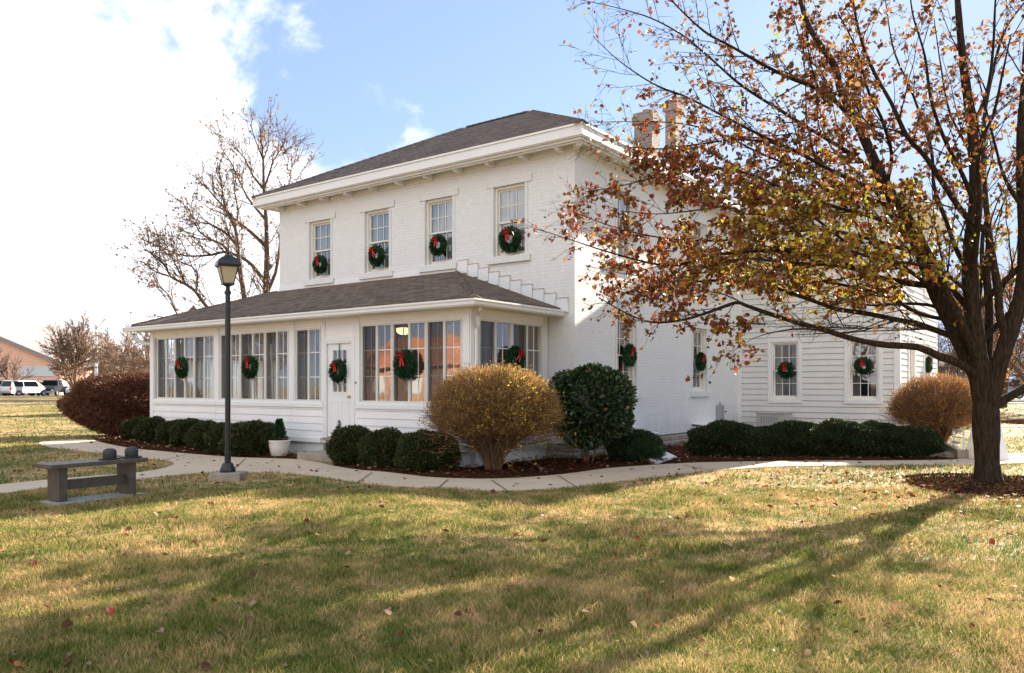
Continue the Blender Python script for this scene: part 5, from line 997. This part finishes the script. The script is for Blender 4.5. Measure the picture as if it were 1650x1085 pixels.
# ---- cars
def car(name,loc,rz,kind,col,label,group=None,metal=.3):
    r=empty(name,(loc[0],loc[1],float(terr(loc[0],loc[1]))+.05),rz,label=label,cat={'van':'van','pickup':'pickup truck','suv':'car','sedan':'car'}[kind],group=group)
    Pm=paint(name+'_paint',col,metal)
    if kind=='van': Lc,Wc=4.9,1.86; body=[(-2.4,.45),(-2.42,.85),(-2.38,1.0),(1.55,1.02),(2.35,.85),(2.45,.62),(2.42,.4),(-2.3,.35)]; cab=[(-2.34,1.0),(-2.12,1.70),(-1.9,1.76),(.35,1.76),(.7,1.70),(1.62,1.02)]
    elif kind=='pickup': Lc,Wc=5.5,1.98; body=[(-2.7,.55),(-2.72,1.1),(.9,1.14),(2.45,1.10),(2.68,.98),(2.72,.55),(2.55,.45),(-2.6,.45)]; cab=[(-.95,1.12),(-.85,1.74),(-.6,1.84),(.35,1.84),(.55,1.78),(1.15,1.13)]
    elif kind=='suv': Lc,Wc=4.7,1.84; body=[(-2.3,.5),(-2.32,.95),(-2.28,1.06),(1.1,1.06),(2.2,.98),(2.32,.8),(2.3,.45),(-2.2,.4)]; cab=[(-2.26,1.05),(-2.0,1.68),(-1.8,1.76),(.1,1.76),(.4,1.70),(1.1,1.06)]
    else: Lc,Wc=4.6,1.76; body=[(-2.25,.42),(-2.28,.85),(-2.1,.98),(1.0,.96),(2.15,.80),(2.28,.6),(2.25,.35),(-2.2,.32)]; cab=[(-1.85,.97),(-1.15,1.38),(-.9,1.44),(.25,1.42),(.45,1.38),(1.15,.95)]
    hw=Wc/2
    b=MB(); b.loft([[(x,y*s,z) for x,z in body] for y,s in ((-hw*.94,1),(-hw,1),(hw,1),(hw*.94,1))]); b.build('body',Pm,r,bevel=.03)
    zb=cab[0][1]; zt=max(z for _,z in cab); y_=lambda z: hw*(.95-.20*(z-zb)/(zt-zb))
    b=MB(); b.loft([[(x,-y_(z),z) for x,z in cab],[(x,y_(z),z) for x,z in cab]]); b.build('cabin',Pm,r,bevel=.02)
    def pan(nm,pts,mt): m=MB(); m.poly(pts); m.build(nm,mt,r)
    A,B=cab[0],cab[1]; E,Fc=cab[-1],cab[-2]
    def edge(p,q,nm,sg):
        u=lambda t:(p[0]+(q[0]-p[0])*t,p[1]+(q[1]-p[1])*t); a=u(.12);c=u(.93); o=.012*sg; pan(nm,[(a[0]+o,-y_(a[1])+.1,a[1]),(a[0]+o,y_(a[1])-.1,a[1]),(c[0]+o,y_(c[1])-.1,c[1]),(c[0]+o,-y_(c[1])+.1,c[1])],M['carglass'])
    edge(A,B,'rear_window',-1); edge(E,Fc,'windscreen',1)
    xs=[cab[1][0]+.12,(cab[1][0]*.55+cab[-2][0]*.45),cab[-2][0]+.05]; z0=zb+.06; z1=zt-.13
    for s in (-1,1):
        for i in range(2):
            xa,xb=xs[i]+.04,xs[i+1]-.04; fa=.28 if i==1 else 0; pan('side_window',[(xa,s*(y_(z0)+.008),z0),(xb+fa,s*(y_(z0)+.008),z0),(xb,s*(y_(z1)+.008),z1),(xa+.0,s*(y_(z1)+.008),z1)],M['carglass'])
        for x in (-Lc*.30,Lc*.31):
            w=MB().lathe([(.0,-.1),(.20,-.1),(.30,-.1),(.335,-.07),(.335,.07),(.30,.1),(.0,.1)],20).build('wheel',M['rubber'],r,loc=(x,s*(hw-.08),.335)); w.rotation_euler=(R(90),0,0)
            h=MB().lathe([(.0,-.115),(.19,-.112),(.20,-.09),(.20,.09),(.19,.112),(0,.115)],16).build('rim',M['grey'],w)
        hl_=MB(); zf=body[-3][1]; hl_.box(body[4][0]-.12,body[5][0]+.015,s*(hw-.1)-.2*(s>0),s*(hw-.1)+.2*(s<0),zf-.02,zf+.18); hl_.build('headlight',M['trim'],r,bevel=.01)
        tl=MB(); tl.box(body[1][0]-.015,body[1][0]+.1,s*(hw-.02)-.16*(s>0),s*(hw-.02)+.16*(s<0),.72,1.0); tl.build('tail_light',M['red'],r,bevel=.01)
    fx=max(x for x,_ in body)
    g=MB(); g.box(fx-.06,fx+.02,-hw*.55,hw*.55,.62,.86); g.build('grille',M['dark'],r); g=MB(); g.box(fx-.05,fx+.07,-hw*.95,hw*.95,.36,.56); g.build('front_bumper',M['grey'] if kind!='sedan' else Pm,r,bevel=.02)
    rx=min(x for x,_ in body); g=MB(); g.box(rx-.07,rx+.05,-hw*.95,hw*.95,.38,.58); g.build('rear_bumper',M['grey'],r,bevel=.02); g=MB(); g.box(rx-.03,rx+.0,-.26,.26,.66,.80); g.build('licence_plate',M['trim'],r)
    if kind=='pickup': g=MB(); g.box(fx+.02,fx+.03,-.12,.12,.72,.77); g.build('badge',M['brass'],r)
    return r
Fang=math.atan2(FW[1],FW[0])      # heading away from the viewer
car('parked_van',at(41,88),Fang-.35,'van',(.58,.59,.60),'white van seen from behind, among the cars at far left',metal=.1)
car('parked_pickup',at(84,92),Fang+math.pi+.25,'pickup',(.035,.04,.045),'dark pickup truck facing the camera, nearest the red brown hedge')
car('parked_car',at(54,99),Fang+math.pi+.3,'suv',(.20,.21,.22),'silver car mostly hidden between the white van and dark pickup')
car('parked_car',at(2,88),Fang+math.pi-.15,'suv',(.07,.085,.11),'blue grey car cut off by the left edge of the picture')
car('parked_car',at(18,96),Fang+math.pi+.2,'sedan',(.22,.22,.23),'small silver car hidden behind the white van, to its left')
car('parked_car',at(126,94),Fang+math.pi+.3,'sedan',(.55,.60,.68),'pale blue car peeping over the red brown hedge')
car('parked_car',at(1636,62),Fang+1.2,'suv',(.20,.27,.40),'blue car seen right of the big trunk')
car('parked_car',at(1668,70),Fang+1.25,'sedan',(.6,.62,.65),'silver car behind the blue car at the far right')
q=at(1535,88); og=empty('dark_garage',(q[0],q[1],float(terr(*q[:2]))),YAW,label='dark blue grey building behind the twigs right of the wing',cat='building'); MB().box(-5,6,0,8,0,3.4).build('wall',mat('blue_grey_wall',(.10,.125,.16),.8,.1,3,0),og); MB().prism([(-.5,3.3),(8.5,3.3),(4,5.0)],-5.4,6.4).build('roof',M['shingle'],og)
# ================================================================== grass blades and fallen leaves
rg=np.random.default_rng(99)
def scatter(n,z0,z1,side=1.15):
    Zc=np.sqrt(rg.random(n)*(z1**2-z0**2)+z0**2); t=(rg.random(n)*2-1)*side*(825/FPX); p=CAM[None]+Zc[:,None]*FW+ (t*Zc)[:,None]*RT; return p,Zc
pA=np.array(pathpoly); excl=[pA,np.array(bed1),np.array(bed2),np.array(tring)*1.0,np.array([(PX0,PYF),(PX1,PYF),(PX1,0),(XW,YW),(XW,YE),(PX0,YE)])]
def lawn_pts(n,z0,z1,side=1.15):
    p,Zc=scatter(n,z0,z1,side); k=np.ones(n,bool)
    for e in excl: k&=~inpoly(p[:,0],p[:,1],e)
    return p[k],Zc[k]
VV=[];FF=[];CC=[];nn0=0
for n,z0,z1,hb,wb in ((250000,2.6,7.0,.050,.0028),(185000,7.0,12.,.048,.0042),(110000,12.,24.,.050,.009),(60000,24.,60.,.055,.018)):
    p,Zc=lawn_pts(n,z0,z1,1.55 if z0<20 else 1.25); m=len(p); cl=.65+.7*np.clip(np.sin(p[:,0]*3.1+1.3*np.sin(p[:,1]*2.2))*np.sin(p[:,1]*2.7+1.1*np.sin(p[:,0]*1.9))+.5*rg.random(m),0,1.2)
    h=hb*cl*(.5+.8*rg.random(m)); a=rg.random(m)*6.28; b_=rg.random(m)*6.28; lean=h*(.3+.9*rg.random(m)); tz=terr(p[:,0],p[:,1])
    wx=np.cos(a)*wb;wy=np.sin(a)*wb; lx=np.cos(b_)*lean; ly=np.sin(b_)*lean
    v=np.stack([np.stack([p[:,0]-wx,p[:,1]-wy,tz-.003],1),np.stack([p[:,0]+wx,p[:,1]+wy,tz-.003],1),np.stack([p[:,0]+lx*.4+wx*.7,p[:,1]+ly*.4+wy*.7,tz+h*.65],1),np.stack([p[:,0]+lx*.4-wx*.7,p[:,1]+ly*.4-wy*.7,tz+h*.65],1),np.stack([p[:,0]+lx+wx*.15,p[:,1]+ly+wy*.15,tz+h],1),np.stack([p[:,0]+lx-wx*.15,p[:,1]+ly-wy*.15,tz+h],1)],1)
    f=(np.arange(m)*6)[:,None,None]+np.array([[0,1,2,3],[3,2,4,5]])[None]
    VV.append(v.reshape(-1,3)); FF.append(f.reshape(-1,4)+nn0); nn0+=m*6; r_=rg.random(m); CC.append(np.repeat(np.stack([r_,r_,r_],1),6,0))
tag(obj('grass',np_mesh('grass',np.concatenate(VV),np.concatenate(FF),M['blade'],np.concatenate(CC))),kind='stuff')
# fallen leaves: the nearest ones are things, the far scatter is one mass
fcol={'brown':(.13,.05,.025),'red':(.20,.035,.018),'tan':(.46,.30,.20),'orange':(.34,.13,.05)}
variants={}
LT=np.array([[0,-.5,0],[-.42,-.28,.10],[-.40,.22,.16],[0,.60,.02],[.40,.22,.14],[.42,-.28,.12]])
for kn,c in fcol.items():
    for j in range(3):
        T=LT.copy()*np.array([1,1,.8+.9*j])+rg.normal(0,.05,LT.shape); T[:,2]+=.1; variants[kn,j]=np_mesh('fallen_leaf',T,np.array([[0,3,2,1],[0,5,4,3]]),M['leaf'],np.tile(np.array([c]),(6,1)))
txt={'brown':'small curled dark brown leaf fallen on the lawn','red':'small deep red leaf fallen on the lawn','tan':'pale tan curled leaf fallen on the lawn','orange':'small orange leaf fallen on the lawn'}
p,Zc=lawn_pts(560,3.9,15.); kinds=list(fcol); cnt=0
for i in range(len(p)):
    if cnt>=280: break
    t=((p[i]-CAM)@RT)/Zc[i]
    if abs(t)>.64: continue
    kn=kinds[[0,0,0,1,2,2,2,3][rg.integers(8)]]; s=.036+.038*rg.random(); o=bpy.data.objects.new('fallen_leaf',variants[kn,int(rg.integers(3))]); o.location=(p[i][0],p[i][1],.025+.02*rg.random()); o.rotation_euler=(rg.normal(0,.5),rg.normal(0,.5),rg.random()*6.28); o.scale=(s,s,s); link(o); tag(o,txt[kn],'leaf',kn+' leaves fallen on the lawn'); cnt+=1
p0_,_=lawn_pts(1100,3.8,15); p1,_=lawn_pts(1500,15,45); a0=rg.random(900)*6.28; q0=TR[:2]+(np.abs(rg.normal(0,3.2,900))[:,None]+.3)*np.stack([np.cos(a0),np.sin(a0)],1); q0=q0[~inpoly(q0[:,0],q0[:,1],pA)&~inpoly(q0[:,0],q0[:,1],np.array(bed2))&(q0[:,1]<1.5)]; p1=np.vstack([p0_,p1,q0]); p2,_=scatter(9000,12,26); k=inpoly(p2[:,0],p2[:,1],np.array(bed1))|inpoly(p2[:,0],p2[:,1],np.array(bed2))|(inpoly(p2[:,0],p2[:,1],pA)&(rg.random(len(p2))<.12)); p2=p2[k]; k=inpoly(p1[:,0],p1[:,1],np.array(tring)); pp=np.vstack([p1,p2]); ph=np.concatenate([terr(p1[:,0],p1[:,1])+.04,np.full(len(p2),.075)]); onp=inpoly(pp[:,0],pp[:,1],pA); ph[onp]=.03
C=np.column_stack([pp,ph]); m=len(C); cc=np.array(list(fcol.values()))[rg.integers(0,4,m)]*(.6+.7*rg.random((m,1))); D=rg.normal(0,1,(m,3)); D[:,2]*=.25
V,F,c_=leaves(C,D,np.where(np.arange(m)<len(p0_),.018+.022*rg.random(m),.05+.04*rg.random(m)),cc,LEAF,rg,up=np.array([0,0,1.])); tag(obj('leaf_litter',np_mesh('leaf_litter',V,F,M['leaf'],c_)),kind='stuff')

# bark chips over the beds and the tree ring
n=60000; p3,_=scatter(n,11,27); a=rg.random(9000)*6.28; r_=1.5*np.sqrt(rg.random(9000)); pr3=np.stack([TR[0]+r_*np.cos(a),TR[1]+r_*np.sin(a)],1)
k1=(inpoly(p3[:,0],p3[:,1],np.array(bed1))|inpoly(p3[:,0],p3[:,1],np.array(bed2)))&~inpoly(p3[:,0],p3[:,1],pA); k2=inpoly(pr3[:,0],pr3[:,1],np.array(tring))
for P_c,zc_,base,nm in ((p3[k1],.06,(.060,.024,.012),'bark_chips'),(pr3[k2],.105,(.070,.038,.022),'bark_chips')):
    m=len(P_c); 
    if nm and zc_>.1: 
        d_=1-np.hypot(P_c[:,0]-TR[0],P_c[:,1]-TR[1])/1.5; zz_=.02+.09*np.clip(d_/.35,0,1)
    else: zz_=np.full(m,zc_)
    C=np.column_stack([P_c,zz_+rg.random(m)*.012]); D=rg.normal(0,1,(m,3)); D[:,2]*=.35; cc=np.array([base])*(.35+1.5*rg.random((m,1)))
    V,F,c_=leaves(C,D,.030+.035*rg.random(m),cc,NEED,rg,up=np.array([0,0,1.])); tag(obj(nm,np_mesh(nm,V,F,M['chip'],c_)),kind='stuff')
